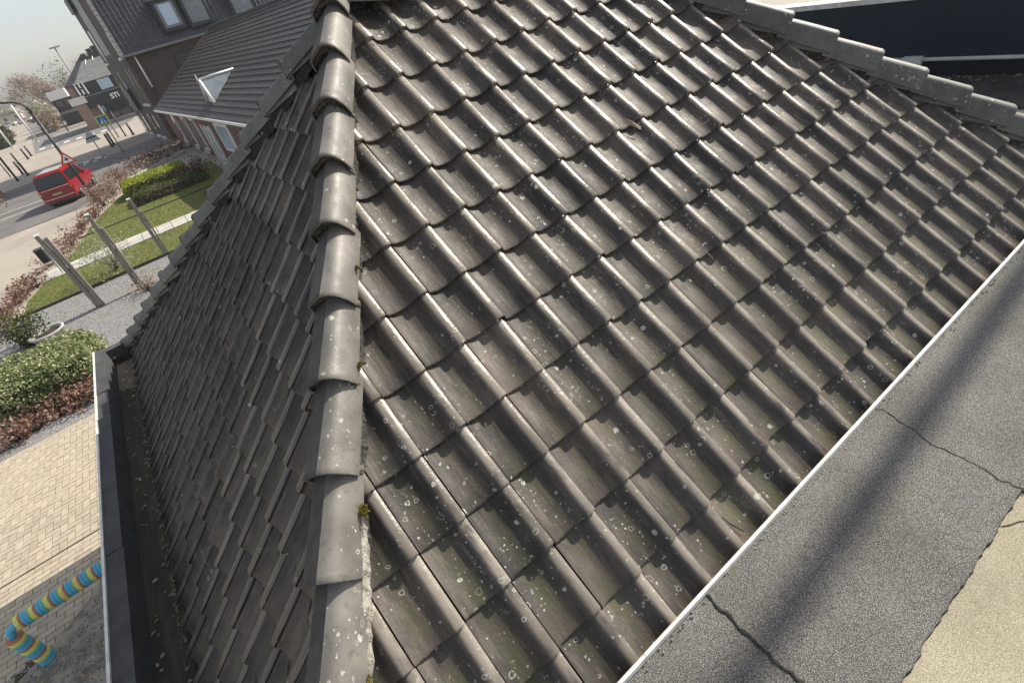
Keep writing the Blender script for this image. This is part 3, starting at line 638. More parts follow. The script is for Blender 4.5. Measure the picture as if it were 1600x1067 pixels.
# copper beech strips beside the pavement
hl = [(-6.65, 20.6), (-6.35, 22.0), (-6.0, 23.5), (-5.5, 24.5), (-4.75, 27.3), (-4.35, 29.2), (-3.85, 31.4), (-3.3, 33.6), (-2.75, 36.0), (-2.15, 38.4), (-1.6, 40.2)]
lab = ['low copper hedge clump at the left picture edge beside the pavement', 'low copper hedge clump, second along the pavement from the left edge', 'low copper hedge clump, third along the pavement from the left edge', 'small copper hedge clump left of the black letterbox post', 'copper hedge clump right after the slab path', 'copper hedge clump, second beyond the slab path', 'copper hedge clump behind the middle wooden post', 'copper hedge clump near the foot of the black lamp post', 'tall copper hedge clump behind the lamp post foot', 'tall pale copper hedge clump left of the lime hedge', 'copper hedge clump at the road corner beyond the lime hedge']
for i, (x, y) in enumerate(hl):
    tall = i >= 8; shrub('copper_hedge', (x, y, G), .50 + (.25 if tall else 0), .42 + (.45 if tall else 0), 620 + (500 if tall else 0), .07, M['copper' if i != 9 else 'paleleaf'], lab[i], 40 + i, 'hedge', 'copper hedge clumps along the pavement')
hedge('lime_hedge', -1.55, 1.95, 34.6, 37.0, .78, 5200, .085, M['lime_leaf'], 'bright lime green clipped hedge block on the lawn before the brick bungalow', seed=2, round_=.12, lump=.03, mat2=M['green'])
hedge('mixed_hedge', -1.35, 2.2, 31.9, 33.4, .55, 2600, .09, M['green'], 'low green and brown hedge row in front of the lime hedge', seed=4, lump=.12, mat2=M['maroon'])
for i, (x, y, s) in enumerate(((1.3, 34.1, .5), (1.9, 33.7, .55), (2.4, 34.4, .5))): shrub('maroon_shrub', (x, y, G), s, .8, 380, .08, M['maroon'], ['maroon shrub at the right end of the mixed hedge', 'maroon shrub beside the right end of the lime hedge', 'maroon shrub closest to the bungalow wall by the lime hedge'][i], 60 + i)
bedl = [(-.7, 46.0), (-.2, 46.6), (.35, 47.0), (.9, 47.5), (1.45, 47.8), (2.0, 48.3), (2.55, 48.6), (3.0, 48.2)]
for i, (x, y) in enumerate(bedl):
    cu = i >= 5; shrub('copper_shrub' if cu else 'bare_shrub', (x, y - 1.0, G), .55, .75, 300, .08, M['copper' if cu else 'maroon'], f"{'copper leaved' if cu else 'dark reddish bare'} shrub in the planting strip, {['first','second','third','fourth','fifth','sixth','seventh','last'][i]} counted from the road", 70 + i, 'shrub', 'shrubs in the planting strip')
for i, (x, y) in enumerate(((-.6, 42.6), (.2, 43.2), (1.0, 43.9), (1.8, 44.5))): shrub('pale_shrub', (x, y, G), .55, .5, 240, .08, M['paleleaf'], f"pale dry ground shrub beside the white edging, {['first','second','third','fourth'][i]} from the road", 90 + i, 'shrub', 'pale shrubs beside the white edging')
bd = [(-1.2, 41.3), (3.0, 44.8)]
for k in range(9):
    t0, t1 = k / 9, (k + 1) / 9; a = Vector((bd[0][0] + (bd[1][0] - bd[0][0]) * t0, bd[0][1] + (bd[1][1] - bd[0][1]) * t0, G)); b = Vector((bd[0][0] + (bd[1][0] - bd[0][0]) * (t1 - .004), bd[0][1] + (bd[1][1] - bd[0][1]) * (t1 - .004), G))
    MB().prism([a, b, b + Vector((-.1, .35, 0)), a + Vector((-.1, .35, 0))], (0, 0, .16)).build('edging_stone', M['slab'], kind='structure')
hedge('variegated_hedge', -5.45, -3.28, 13.0, 15.3, .98, 13000, .047, M['varieg'], 'rounded cream and green variegated hedge on the gravel beside the roof', core=M['conif'], seed=6, round_=.5, lump=.05)
for i, (x, y) in enumerate(((-5.75, 12.45), (-5.2, 12.5), (-4.75, 12.55), (-4.35, 12.62), (-3.95, 12.7), (-3.62, 12.72))):
    shrub('red_shrub', (x, y, G), .30, .36, 330, .062, M['copper'], f"low coppery red shrub at the foot of the variegated hedge, {['first','second','third','fourth','fifth','last'][i]} from the left edge", 110 + i, 'shrub', 'coppery shrubs along the variegated hedge')
shrub('blossom_shrub', (-2.75, 22.3, G), .85, 1.15, 2600, .036, M['blossom'], 'loose white flowering shrub behind the middle wooden post', 130, gaps=1.2, stems=26, sm=M['palebark'])
shrub('dry_shrub', (-2.0, 18.4, G), .5, .4, 420, .05, M['paleleaf'], 'sparse dry brown shrub at the foot of the middle wooden post', 131, gaps=1.2)
pt = thing('planter', (-4.75, 18.0, G), 'large round pale planter pot beside the conifer shrub', 'planter')
def ring(r0, r1, z0, z1, seg=28): 
    mb = MB(); vs = []
    for k in range(seg):
        c, s = math.cos(2 * math.pi * k / seg), math.sin(2 * math.pi * k / seg)
        for r, z in ((r0 * .78, G), (r0, z1 - .06), (r0 + .03, z1 - .05), (r0 + .03, z1), (r1, z1), (r1 * .92, z1 - .12)): vs.append((-4.75 + c * r, 18.0 + s * r, z))
    mb.add(vs, [(k * 6 + i, ((k + 1) % seg) * 6 + i, ((k + 1) % seg) * 6 + i + 1, k * 6 + i + 1) for k in range(seg) for i in range(5)], 0, True); return mb
ring(.44, .40, G, G + .26).build('pot', M['pot'], pt); MB().add([(-4.75 + math.cos(k * .3142) * .38, 18.0 + math.sin(k * .3142) * .38, G + .16) for k in range(20)], [tuple(range(20))]).build('soil', M['potsoil'], pt)
shrub('conifer_shrub', (-5.35, 18.2, G), .60, .85, 2300, .05, M['conif'], 'dark green dwarf conifer next to the round planter', 140, gaps=.1)
# three weathered oak posts, each of two boards with a gap
for i, (x, y, h, lb) in enumerate(((-3.36, 18.95, 2.50, 'weathered double board wooden post nearest the planter'), (-2.14, 18.90, 2.54, 'weathered wooden post in the middle of the three, before the flowering shrub'), (-1.06, 21.4, 2.14, 'weathered wooden post standing farthest right by the lawn path'))):
    t = thing('wooden_post', (x, y, G), lb, 'post', 'wooden garden posts'); tl = R((-2, 1, 1)[i])
    for k, (ox, hh, bw) in enumerate(((-.085, h, .055), (.055, h - .12, .05)) if i == 0 else ((-.06, h, .055), (.05, h - .45, .03))):
        mt = Matrix.Translation((x + ox, y, G)) @ Matrix.Rotation(tl, 4, 'Y'); MB().box(-bw, bw, -.08, .08, 0, hh, 0, mt).build('board', M['wood'], t)
    mt = Matrix.Translation((x, y, G)) @ Matrix.Rotation(tl, 4, 'Y')
    for zz in (.55, 1.3): MB().box(-.04, .01, -.03, .03, zz, zz + .08, 0, mt).build('spacer', M['dark'], t)
    MB().box(-.142, -.02, -.085, .085, h + .002, h + .03, 0, mt).build('cap', M['white'], t)
t = thing('letterbox', (-4.58, 24.9, G), 'black letterbox on a thin pale post by the slab path', 'letterbox')
MB().box(-4.60, -4.54, 24.87, 24.93, G, G + 1.1).build('post', M['offwhite'], t); MB().box(-4.86, -4.62, 24.72, 25.08, G + .62, G + 1.12).build('box', M['black'], t); MB().box(-4.88, -4.60, 24.70, 25.10, G + 1.122, G + 1.15).build('lid', M['dark'], t)
# crocheted rack: two legs and a rail wrapped in coloured stripes
t = thing('striped_rack', (-4.33, 5.85, G), 'metal bicycle rail wrapped in blue, yellow and red stripes on the clay paving', 'bicycle rack')
sq = ['cblue', 'cblue', 'cgreen', 'cyel', 'cyel', 'cred']
def wrap(a, b, r, nb, off=0):
    a, b = Vector(a), Vector(b)
    wid = {'cblue': 1.1, 'cyel': .62, 'cred': .7, 'cgreen': .35}; tot = 0; segs = []
    for k in range(nb): c = sq[(k + off) % 6]; segs.append((c, wid[c])); tot += wid[c]
    s = 0
    for c, ww in segs:
        p, q = a.lerp(b, s / tot), a.lerp(b, (s + ww) / tot); m = p.lerp(q, .5); MB().tube([p, p.lerp(q, .12), m, p.lerp(q, .88), q], [r * .93, r, r * 1.03, r, r * .93], 14).build('stripe', M[c], t); s += ww
wrap((-4.20, 5.85, G + .74), (-2.95, 5.9, G + .74), .092, 46, 3); wrap((-4.34, 5.85, G + .02), (-4.34, 5.85, G + .60), .092, 18, 0)
bend = [(-4.34 + .14 * (1 - math.cos(q)), 5.85, G + .60 + .14 * math.sin(q)) for q in [k * math.pi / 12 for k in range(7)]]
MB().tube(bend, .045, 12).build('bend', M['cblue'], t); MB().tube([(-2.95, 5.9, G), (-2.95, 5.9, G + .74)], .062, 10).build('leg', M['cblue'], t)

# ================================================================== street furniture
def pole(name, p, h, r, mat, label, cat='post', group=None):
    t = thing(name, p, label, cat, group); MB().tube([p, (p[0], p[1], p[2] + h)], r, 8).build('shaft', M[mat], t); MB().tube([p, (p[0], p[1], p[2] + .12)], r * 1.5, 8).build('foot', M[mat], t); return t
t = pole('street_lamp', (-3.13, 38.4, G), 5.0, .075, 'black', 'black street lamp with an arm curving left above the red van', 'street lamp')
MB().tube([(-3.13, 38.4, G + 5.0), (-3.16, 38.4, G + 5.28), (-3.28, 38.4, G + 5.5), (-3.55, 38.4, G + 5.66), (-4.1, 38.4, G + 5.8), (-5.2, 38.4, G + 6.0)], [.07, .06, .055, .05, .045, .04], 8).build('arm', M['black'], t)
MB().box(-5.9, -5.1, 38.3, 38.5, G + 5.97, G + 6.06).build('lamp_head', M['black'], t)
tri = lambda cx, y, cz, s: [(cx - s * .5, y, cz), (cx + s * .5, y, cz), (cx, y, cz + s * .87)]
t = thing('warning_sign', (-3.08, 38.3, G), 'triangular warning sign with red border in front of the lamp post', 'traffic sign')
MB().prism(tri(-3.08, 38.24, -1.02, .78), (0, .02, 0)).build('border', M['sred'], t); MB().prism(tri(-3.08, 38.225, -.95, .50), (0, .014, 0)).build('face', M['sign'], t)
MB().box(-3.12, -3.04, 38.212, 38.224, -.87, -.68).build('symbol', M['black'], t); MB().box(-3.18, -2.98, 38.21, 38.222, -.82, -.77).build('symbol', M['black'], t); MB().tube([(-3.08, 38.29, G), (-3.08, 38.29, -.4)], .03, 6).build('post', M['black'], t)
t = thing('crossing_sign', (-.5, 58.9, G), 'pedestrian crossing sign, blue square with lime border on a grey post', 'traffic sign')
MB().box(-.98, -.02, 58.86, 58.9, -1.0, -.18).build('border', M['slime'], t); MB().box(-.85, -.15, 58.84, 58.858, -.89, -.29).build('panel', M['sblue'], t); MB().prism(tri(-.5, 58.82, -.83, .54), (0, .018, 0)).build('triangle', M['sign'], t)
MB().tube([(-.52, 58.81, -.8), (-.48, 58.81, -.62), (-.5, 58.81, -.46)], .04, 6).build('figure', M['black'], t); MB().tube([(-.5, 58.94, G), (-.5, 58.94, -.3)], .045, 8).build('post', M['grey'], t)
t = thing('traffic_sign', (-2.3, 67.7, G), 'grey back of a triangular traffic sign left of the crossing sign', 'traffic sign')
MB().prism(tri(-2.25, 67.7, -2.45, 1.35), (0, .03, 0)).build('panel', M['offwhite'], t); MB().tube([(-2.25, 67.78, G), (-2.25, 67.78, -1.3)], .05, 8).build('post', M['grey'], t); MB().box(-2.75, -1.75, 67.64, 67.7, -2.1, -2.0).build('bracket', M['dark'], t)
bl = [(-10.57, 84.1), (-9.09, 69.6), (-8.48, 66.9), (-9.69, 85.9), (-9.56, 89.3), (-1.08, 66.4), (-.86, 67.5), (-5.81, 116.), (1.24, 71.4)]
bn = ['leftmost dark bollard on the far pavement corner', 'dark bollard before the far crossing, left one of the near pair', 'dark bollard before the far crossing, right one of the near pair', 'dark bollard beyond the left pavement, left of two close together', 'dark bollard beyond the left pavement, right of two close together', 'dark bollard left of the crossing sign post', 'dark bollard directly behind the crossing sign post', 'lone dark bollard at the car park edge', 'dark bollard beside the tall brick house']
for (x, y), lb in zip(bl, bn): pole('bollard', (x, y, G), 1.25, .10, 'black', lb, 'bollard', 'dark bollards at the crossing')
pole('sign_pole', (-9.18, 65.1, G), 4.2, .09, 'black', 'tall black pole at the left edge behind the red van', 'pole'); pole('sign_pole', (-10.22, 70.7, G), 3.2, .07, 'grey', 'thin grey pole at the left edge beside the black pole', 'pole')
pole('light_column', (-10.1, 113, G), 5.5, .14, 'offwhite', 'pale light column on the left far pavement', 'pole'); pole('light_column', (-13.9, 118, G), 4.5, .13, 'offwhite', 'pale light column leftmost on the far pavement', 'pole')
t = pole('mast', (-.75, 150, G), 12.4, .13, 'grey', 'tall slim lamp mast against the sky behind the shop', 'lamp mast'); MB().box(-1.7, .2, 149.8, 150.2, 9.05, 9.3).build('lamp_head', M['grey'], t)
pole('shop_post', (-.1, 74.5, G), 3.4, .07, 'grey', 'grey post right beside the crossing sign', 'post'); pole('shop_post', (.55, 73, G), 2.6, .07, 'black', 'black post between the crossing sign and the brick house', 'post')

# red van seen from behind
VX = Vector((.972, -.235, 0)); VY = Vector((.235, .972, 0)); VO = Vector((-4.78, 41.55, G))
VM = Matrix(((VX.x, VY.x, 0, VO.x), (VX.y, VY.y, 0, VO.y), (0, 0, 1, VO.z), (0, 0, 0, 1)))
van = thing('van', VO, 'red van with dark rear window turning across the road', 'van')
def loft(secs, closed=True):                              # list of (y, [(half_width, z)...]) sections, mirrored
    mb = MB(); n = len(secs[0][1]) * 2; vs = []
    for y, pr in secs:
        row = [(-a, y, z) for a, z in pr] + [(a, y, z) for a, z in reversed(pr)]; vs += row
    fs = [(j * n + i, j * n + (i + 1) % n, (j + 1) * n + (i + 1) % n, (j + 1) * n + i) for j in range(len(secs) - 1) for i in range(n)]
    fs += [tuple(range(n - 1, -1, -1)), tuple((len(secs) - 1) * n + i for i in range(n))]
    mb.add([VM @ Vector(v) for v in vs], fs, 0, False); return mb
bs = lambda k, zt: [(.80 * k, .28), (.93 * k, .42), (.96 * k, .75), (.955 * k, 1.0), (.93 * k, zt)]
def sec(y, k, zt, top): return (y, [(.80 * k, .28), (.93 * k, .42), (.96 * k, .75), (.95 * k, 1.02), (.90 * k, min(1.1, zt)), (top * .93, zt - .06), (top * .82, zt)])
body = loft([sec(-.06, .94, 1.04, .86), sec(.0, .985, 1.10, .88), sec(.12, 1, 1.16, .88), sec(2.9, 1, 1.16, .88), sec(3.6, 1, 1.12, .88), sec(4.3, .97, 1.0, .84), sec(4.75, .90, .86, .74), sec(4.85, .8, .70, .6)]).build('body', M['red'], van); fix(body)
cab = MB(); cv = []
for y0, y1, hw, z in ((.02, 3.55, .90, 1.10), (.16, 3.05, .84, 1.50), (.26, 2.72, .77, 1.80), (.40, 2.5, .68, 1.90)):
    cv += [VM @ Vector(p) for p in ((-hw, y0, z), (hw, y0, z), (hw, y1, z), (-hw, y1, z))]
cab.add(cv, [(k * 4 + i, k * 4 + (i + 1) % 4, k * 4 + 4 + (i + 1) % 4, k * 4 + 4 + i) for k in range(3) for i in range(4)] + [(12, 13, 14, 15)], 0, False); fix(cab.build('cabin', [M['red']], van))
MB().prism([VM @ Vector(p) for p in ((-.62, .46, 1.895), (.62, .46, 1.895), (.64, 2.42, 1.895), (-.64, 2.42, 1.895))], (0, 0, .018)).build('roof', M['vroof'], van)
def vq(name, pts, mat, d=.012):
    a = [VM @ Vector(p) for p in pts]; n = (a[1] - a[0]).cross(a[2] - a[0]).normalized(); n2 = n * d; MB().prism([p - n2 * .3 for p in a], n2 * 1.3).build(name, M[mat], van)
vq('rear_window', ((-.80, -.0, 1.14), (.80, -.0, 1.14), (.72, .235, 1.74), (-.72, .235, 1.74)), 'glass', .03)
for s in (-1, 1):
    ys = ((.35, 1.15), (1.22, 2.1), (2.17, 2.95)) 
    for a, b in ys:
        q = ((s * .905, a, 1.16), (s * .905, b, 1.16), (s * .80, b - (.25 if b > 2.5 else 0), 1.70), (s * .80, a + (.06 if a < .5 else 0), 1.70)); vq('side_window', q if s > 0 else q[::-1], 'glass', .03)
    vq('tail_lamp', ((s * .80, -.075, .86), (s * .95, -.03, .86), (s * .94, -.01, 1.14), (s * .84, -.03, 1.14)) if s > 0 else ((s * .95, -.03, .80), (s * .80, -.075, .80), (s * .84, -.03, 1.12), (s * .94, -.01, 1.12)), 'lampred' if s > 0 else 'amber', .03)
    for y in (.85, 3.95):
        c = VM @ Vector((s * .84, y, .33)); tt = MB(); ax = VX * s
        tt.tube([c - ax * .11, c - ax * .09, c + ax * .09, c + ax * .115], [.29, .33, .33, .29], 18); wt = tt.build('wheel', M['tyre'], van); MB().tube([c + ax * .10, c + ax * .122], [.2, .19], 14).build('rim', M['rim'], wt)
    MB().box(s * .98 - .08, s * .98 + .08, 2.85, 2.95, 1.05, 1.25, 0, VM).build('mirror', M['red'], van)
MB().box(-.26, .26, -.115, -.098, .66, .78, 0, VM).build('number_plate', M['plate'], van); MB().box(-.90, .90, -.13, -.06, .34, .52, 0, VM).build('bumper', M['red'], van); MB().box(-.84, .84, -.145, -.131, .49, .525, 0, VM).build('bumper_strip', M['chrome'], van); MB().box(-.74, .74, -.09, -.03, 1.03, 1.06, 0, VM).build('tailgate_strip', M['chrome'], van)
MB().box(-.8, .8, -.02, 4.6, .18, .30, 0, VM).build('underbody', M['black'], van)
MB().prism([VM @ Vector(p) for p in ((-.74, 3.46, 1.16), (.74, 3.46, 1.16), (.66, 2.78, 1.74), (-.66, 2.78, 1.74))], VY * .03).build('windscreen', M['glass'], van)

# far parked cars
def car(p, rz, mat, label):
    t = thing('parked_car', p, label, 'car', 'cars parked far down the street'); mt = Matrix.Translation(p) @ Matrix.Rotation(rz, 4, 'Z')
    pr = [(-2.1, .3), (-2.1, .8), (-1.9, .95), (-1.3, 1.0), (-.8, 1.4), (.7, 1.42), (1.3, .98), (2.0, .85), (2.15, .5), (2.1, .3)]
    MB().prism([mt @ Vector((-.85, a, z)) for a, z in pr], mt.to_3x3() @ Vector((1.7, 0, 0))).build('body', M[mat], t)
    for s in (-.86, .84): MB().prism([mt @ Vector((s, a, z)) for a, z in ((-1.15, 1.0), (-.75, 1.34), (.65, 1.36), (1.1, 1.0))], mt.to_3x3() @ Vector((.02, 0, 0))).build('side_window', M['glass'], t)
    MB().prism([mt @ Vector(q) for q in ((-.7, -1.27, 1.03), (.7, -1.27, 1.03), (.7, -.86, 1.38), (-.7, -.86, 1.38))], mt.to_3x3() @ Vector((0, -.03, .01))).build('rear_window', M['glass'], t)
    for sx in (-.86, .66):
        for yy in (-1.3, 1.3): c = mt @ Vector((sx, yy, .32)); d = mt.to_3x3() @ Vector((.2, 0, 0)); MB().tube([c, c + d], .32, 10).build('wheel', M['tyre'], t)
for p, rz, c, lb in (((-14.4, 205, G), 1.3, 'carr', 'dark red car parked far down the street'), ((-11.6, 190, G), 1.25, 'carg', 'grey car parked beside the far dark red car'), ((-4.7, 138, G), .2, 'carb', 'pale blue car parked beneath the white canopy building'), ((-6.6, 150, G), 1.4, 'carg', 'dark grey car half hidden left of the pale blue car'), ((-19.5, 230, G), 1.2, 'carw', 'white car at the far left end of the street'), ((-24, 235, G), 1.2, 'carw', 'second white car at the far left end of the street')): car(p, rz, c, lb)

# ================================================================== brick bungalow
K = -.042
bx = lambda y, o=0.: 3.03 + o + K * (y - 50.9)
bung = thing('brick_bungalow', (5, 35, G), 'low red brick bungalow with dark tiled roof and triangular dormer', 'house')
ya, yb = 13.0, 50.9
MB().prism([(bx(ya, .38), ya, G), (bx(yb, .38), yb - .25, G), (bx(yb, 12), yb - .25, G), (bx(ya, 12), ya, G)], (0, 0, 2.62)).build('wall', M['brickred'], bung)
rdx, rz = 6.46, 3.34; sl_ = Vector((rdx, 0, rz + .6)); sn = Vector((-(rz + .6), 0, rdx)).normalized()
MB().add([(bx(ya), ya, -.66), (bx(yb), yb, -.66), (bx(yb, rdx), yb, rz - .06), (bx(ya, rdx), ya, rz - .06), (bx(yb, 2 * rdx), yb, -.66), (bx(ya, 2 * rdx), ya, -.66)], [(0, 3, 2, 1), (3, 5, 4, 2), (1, 2, 4), (0, 5, 3)]).build('roof', M['rooft'], bung)
nr = 21; clen = sl_.length / nr; sld = sl_.normalized()
for r in range(nr):                                        # one stepped course of interlocking tiles each
    a0, a1 = Vector((bx(ya), ya, -.6)), Vector((bx(yb), yb, -.6)); ct = MB(); nx = 150; p0 = sld * (clen * r); vs = []
    for i in range(nx + 1):
        q = a0.lerp(a1, i / nx); wv = .018 if i % 2 else 0.
        vs += [q + p0 + sn * (.045 + wv - .05), q + p0 + sn * (.045 + wv), q + p0 + sld * clen * 1.02 + sn * (.006 + wv)]
    ct.add(vs, [(i * 3 + k, (i + 1) * 3 + k, (i + 1) * 3 + k + 1, i * 3 + k + 1) for i in range(nx) for k in range(2)]); fix(ct.build('tile_course', M['rooft'], bung))
for k in range(52):
    p = Vector((bx(yb - k * .42, rdx), yb - k * .42, rz + .03)); MB().tube([p + Vector((0, .01, 0)), p + Vector((-K * -.4, -.40, 0))], [.13, .12], 8).build('ridge_tile', M['rooft'], bung)
MB().prism([(bx(yb, -.02), yb + .02, -.68), (bx(yb, -.02), yb + .02, -.52), (bx(yb, rdx), yb + .02, rz + .10), (bx(yb, rdx), yb + .02, rz - .12)], (0, -.16, 0)).build('verge', M['lead'], bung)
MB().prism([(bx(ya, -.12), ya, -.72), (bx(yb, -.12), yb, -.72), (bx(yb, .02), yb, -.72), (bx(ya, .02), ya, -.72)], (0, 0, .12)).build('gutter', M['white'], bung)
def on_wall(name, y0, y1, z0, z1, mat, par, proud=.03):
    a, b = bx(y0, .38 - proud), bx(y1, .38 - proud); return MB().prism([(a, y0, z0), (b, y1, z0), (b, y1, z1), (a, y0, z1)], (.06, 0, 0)).build(name, M[mat], par)
for yc in (46.9, 42.9, 39.8):
    f = on_wall('window', yc - .75, yc + .75, -3.0, -1.0, 'white', bung, .05); on_wall('pane', yc - .58, yc + .58, -2.85, -1.12, 'glass', f, .063); on_wall('sill', yc - .9, yc + .9, -3.14, -3.02, 'slab', f, .16); on_wall('reveal', yc - .75, yc - .62, -3.0, -1.0, 'white', f, .12)
d_ = on_wall('door', 34.9, 37.0, G, -1.35, 'white', bung, .06); on_wall('pane', 35.1, 35.8, -2.9, -1.5, 'skyglass', d_, .075); on_wall('pane', 36.1, 36.8, -2.9, -1.5, 'skyglass', d_, .075)
for y_ in (34.8, 36.0, 37.0): on_wall('jamb', y_ - .07, y_ + .07, G, -1.2, 'white', d_, .16)
f = on_wall('window', 30.6, 33.6, -2.5, -1.0, 'white', bung, .06); on_wall('pane', 30.9, 33.3, -2.35, -1.15, 'skyglass', f, .075)
# triangular dormer
dq = [Vector((4.57, 32.55, -.12)), Vector((4.57, 34.55, -.12)), Vector((4.57, 33.55, 1.02)), Vector((6.36, 33.55, 1.02))]
do = MB().add([dq[0], dq[1], dq[2]], [(0, 2, 1)]).build('dormer', M['white'], bung)
MB().add([dq[0], dq[2], dq[3]], [(0, 2, 1)]).build('dormer_roof', M['zinc'], do); MB().add([dq[1], dq[2], dq[3]], [(0, 1, 2)]).build('dormer_roof', M['zinc'], do)
MB().tube([dq[2] + Vector((-.15, 0, .02)), dq[3] + Vector((.05, 0, .02))], .07, 6).build('dormer_ridge', M['white'], do)
for e in (0, 1): MB().tube([dq[2] + Vector((-.03, 0, 0)), dq[e] + Vector((-.03, 0, 0))], .07, 6).build('rake_board', M['white'], do)
MB().tube([dq[2] + Vector((-.1, 0, 0)), dq[2] + Vector((-.1, 0, .28))], [.05, .015], 6).build('finial', M['offwhite'], do)
MB().add([dq[0] + Vector((-.012, .35, .12)), dq[1] + Vector((-.012, -.35, .12)), dq[2] + Vector((-.012, 0, -.3))], [(0, 2, 1)]).build('pane', M['glass'], do)

# ================================================================== tall brick house
tall = thing('tall_house', (8, 62, G), 'three storey dark brick house with steep blue black roof and dormers', 'house')
TX = lambda y, o=0.: 3.3 + o - .05 * (y - 54.)
y0, y1, ze = 54.0, 70.0, 3.5; sp = math.tan(R(76))
MB().prism([(TX(y0), y0, G), (TX(y1), y1, G), (22, y1, G), (22, y0, G)], (0, 0, ze - G)).build('wall', M['brickdark'], tall)
MB().prism([(TX(y0, -.02), y0 + .01, G + .01), (TX(y1, -.02), y1, G + .01), (TX(y1, -.02), y1, 13.), (TX(y0 + 3, -.02), y0 + 3, 13.), (TX(y0 + 2.3, -.02), y0 + 2.3, ze + 2.3 * sp), (TX(y0, -.02), y0 + .01, ze)], (.3, 0, 0)).build('gable', M['brickgrey'], tall)
MB().add([(3.25, y0 - .35, ze - .3), (22, y0 - .35, ze - .3), (22, y0 + 2.1, ze + 2.4 * sp), (3.25, y0 + 2.1, ze + 2.4 * sp), (22, y0 + 7, ze), (3.25, y0 + 7, ze)], [(0, 1, 2, 3), (3, 2, 4, 5), (0, 3, 5), (1, 4, 2), (0, 5, 4, 1)]).build('roof', M['roofb'], tall)
rv = Vector((0, 1, sp)).normalized(); rn = Vector((0, -sp, 1)).normalized(); rl = .34; nr = 15
# individual pantiles in the first courses above the gutter
tm = MB(); prf = [(0, .0), (.06, .012), (.13, .0), (.20, .03), (.27, .05), (.335, .03)]; n = len(prf)
tm.add([(a, 0, z) for a, z in prf] + [(a, rl * 1.05, z - .03) for a, z in prf] + [(a, .004, z - .05) for a, z in prf], [(i, i + 1, n + i + 1, n + i) for i in range(n - 1)] + [(2 * n + i, 2 * n + i + 1, i + 1, i) for i in range(n - 1)], 0, False); tme = tm.mesh('pantile', M['roofb']); tl = []
ro = Vector((3.27, y0 - .40, ze - .33))
for r in range(nr):
    for c in range(40):
        o = ro + Vector((c * .34, 0, 0)) + rv * (r * rl) + rn * .06; q = px(o); tl.append((q[1] < -12 or q[0] > 470, q[2], frame(o, Vector((1, 0, 0)), rv, rn)))
tl.sort(key=lambda a: a[:2]); rs = MB()
for k, (_, _, mt) in enumerate(tl):
    if k < 300: link('pantile', tme, tall, mt)
    else: rs.add([mt @ v.co for v in tme.vertices], [tuple(p.vertices) for p in tme.polygons])
rs.build('pantiles', M['roofb'], tall, kind='stuff')
for k in range(14): p = ro + rv * (k * .36) + rn * .09 + Vector((-.06, 0, 0)); MB().box(-.16, .10, 0, .33, -.10, .02, 0, frame(p, Vector((1, 0, 0)), rv, rn)).build('verge_tile', M['verge'], tall)
MB().tube([(3.1, y0 - .46, ze - .36), (20, y0 - .42, ze - .33)], .09, 8).build('gutter', M['grey'], tall); MB().tube([(3.95, y0 - .10, ze - .35), (3.95, y0 - .10, .75)], .07, 8).build('downpipe', M['white'], tall); MB().tube([(3.95, y0 - .10, .75), (3.95, y0 - .10, G)], .075, 8).build('lower_downpipe', M['black'], tall)
f = MB().box(6.6, 9.6, y0 - .03, y0 + .02, .3, 2.35).build('blind_window', M['brickgrey'], tall); MB().box(6.5, 9.7, y0 - .06, y0 - .031, 2.35, 2.5).build('lintel', M['dark'], f); MB().box(6.5, 6.6, y0 - .06, y0 - .031, .3, 2.35).build('frame', M['dark'], f)
for xa, xb, z0_, gl in ((7.0, 8.3, 4.05, 'skyglass'), (9.0, 10.35, 3.95, 'zinc'), (12.5, 13.95, 3.8, 'zinc')):
    d_ = MB().box(xa - .22, xb + .22, y0 - .62, y0 + 2.2, z0_ - .2, z0_ + 1.95).build('dormer', M['dark'], tall)
    MB().box(xa, xb, y0 - .66, y0 - .621, z0_ + .05, z0_ + 1.7).build('frame', M['zinc'], d_); MB().box(xa + .2, xb - .2, y0 - .69, y0 - .661, z0_ + .22, z0_ + 1.6).build('pane', M[gl], d_); MB().box(xa - .32, xb + .32, y0 - .8, y0 + 2.3, z0_ + 1.952, z0_ + 2.1).build('dormer_roof', M['lead'], d_)
def fac(name, ya_, yb_, za, zb, mat, par, proud=.03):
    return MB().prism([(TX(ya_, -.02 - proud), ya_, za), (TX(yb_, -.02 - proud), yb_, za), (TX(yb_, -.02 - proud), yb_, zb), (TX(ya_, -.02 - proud), ya_, zb)], (proud - .004, 0, 0)).build(name, M[mat], par)
for ya_, yb_, za, zb in ((55.2, 55.9, -.3, 2.35), (57.2, 58.0, -.3, 2.45), (63.5, 64.6, -.4, 2.4), (67.2, 68.4, -.4, 2.4), (57.3, 58.3, -3.1, -1.2), (60.2, 61.4, -3.1, -1.2), (65.0, 66.2, -3.1, -1.2), (68, 69.2, -3.1, -1.2), (55.2, 56.2, 3.2, 5.0), (66.5, 68, 3.25, 6.0)):
    f = fac('window', ya_, yb_, za, zb, 'dark', tall, .02); fac('pane', ya_ + .1, yb_ - .1, za + .1, zb - .1, 'glass', f, .03); fac('sill', ya_ - .15, yb_ + .15, za - .2, za - .02, 'white', f, .18)
fac('tile_cladding', 60.8, 65.2, 3.7, 10.5, 'roofb', tall, .05); fac('cladding_trim', 60.4, 60.8, 3.5, 10.5, 'verge', tall, .08); fac('wall_box', 65.8, 68.6, 7.4, 8.5, 'dark', tall, .3); fac('canopy', 62.2, 66.2, -.9, .9, 'dark', tall, .35)

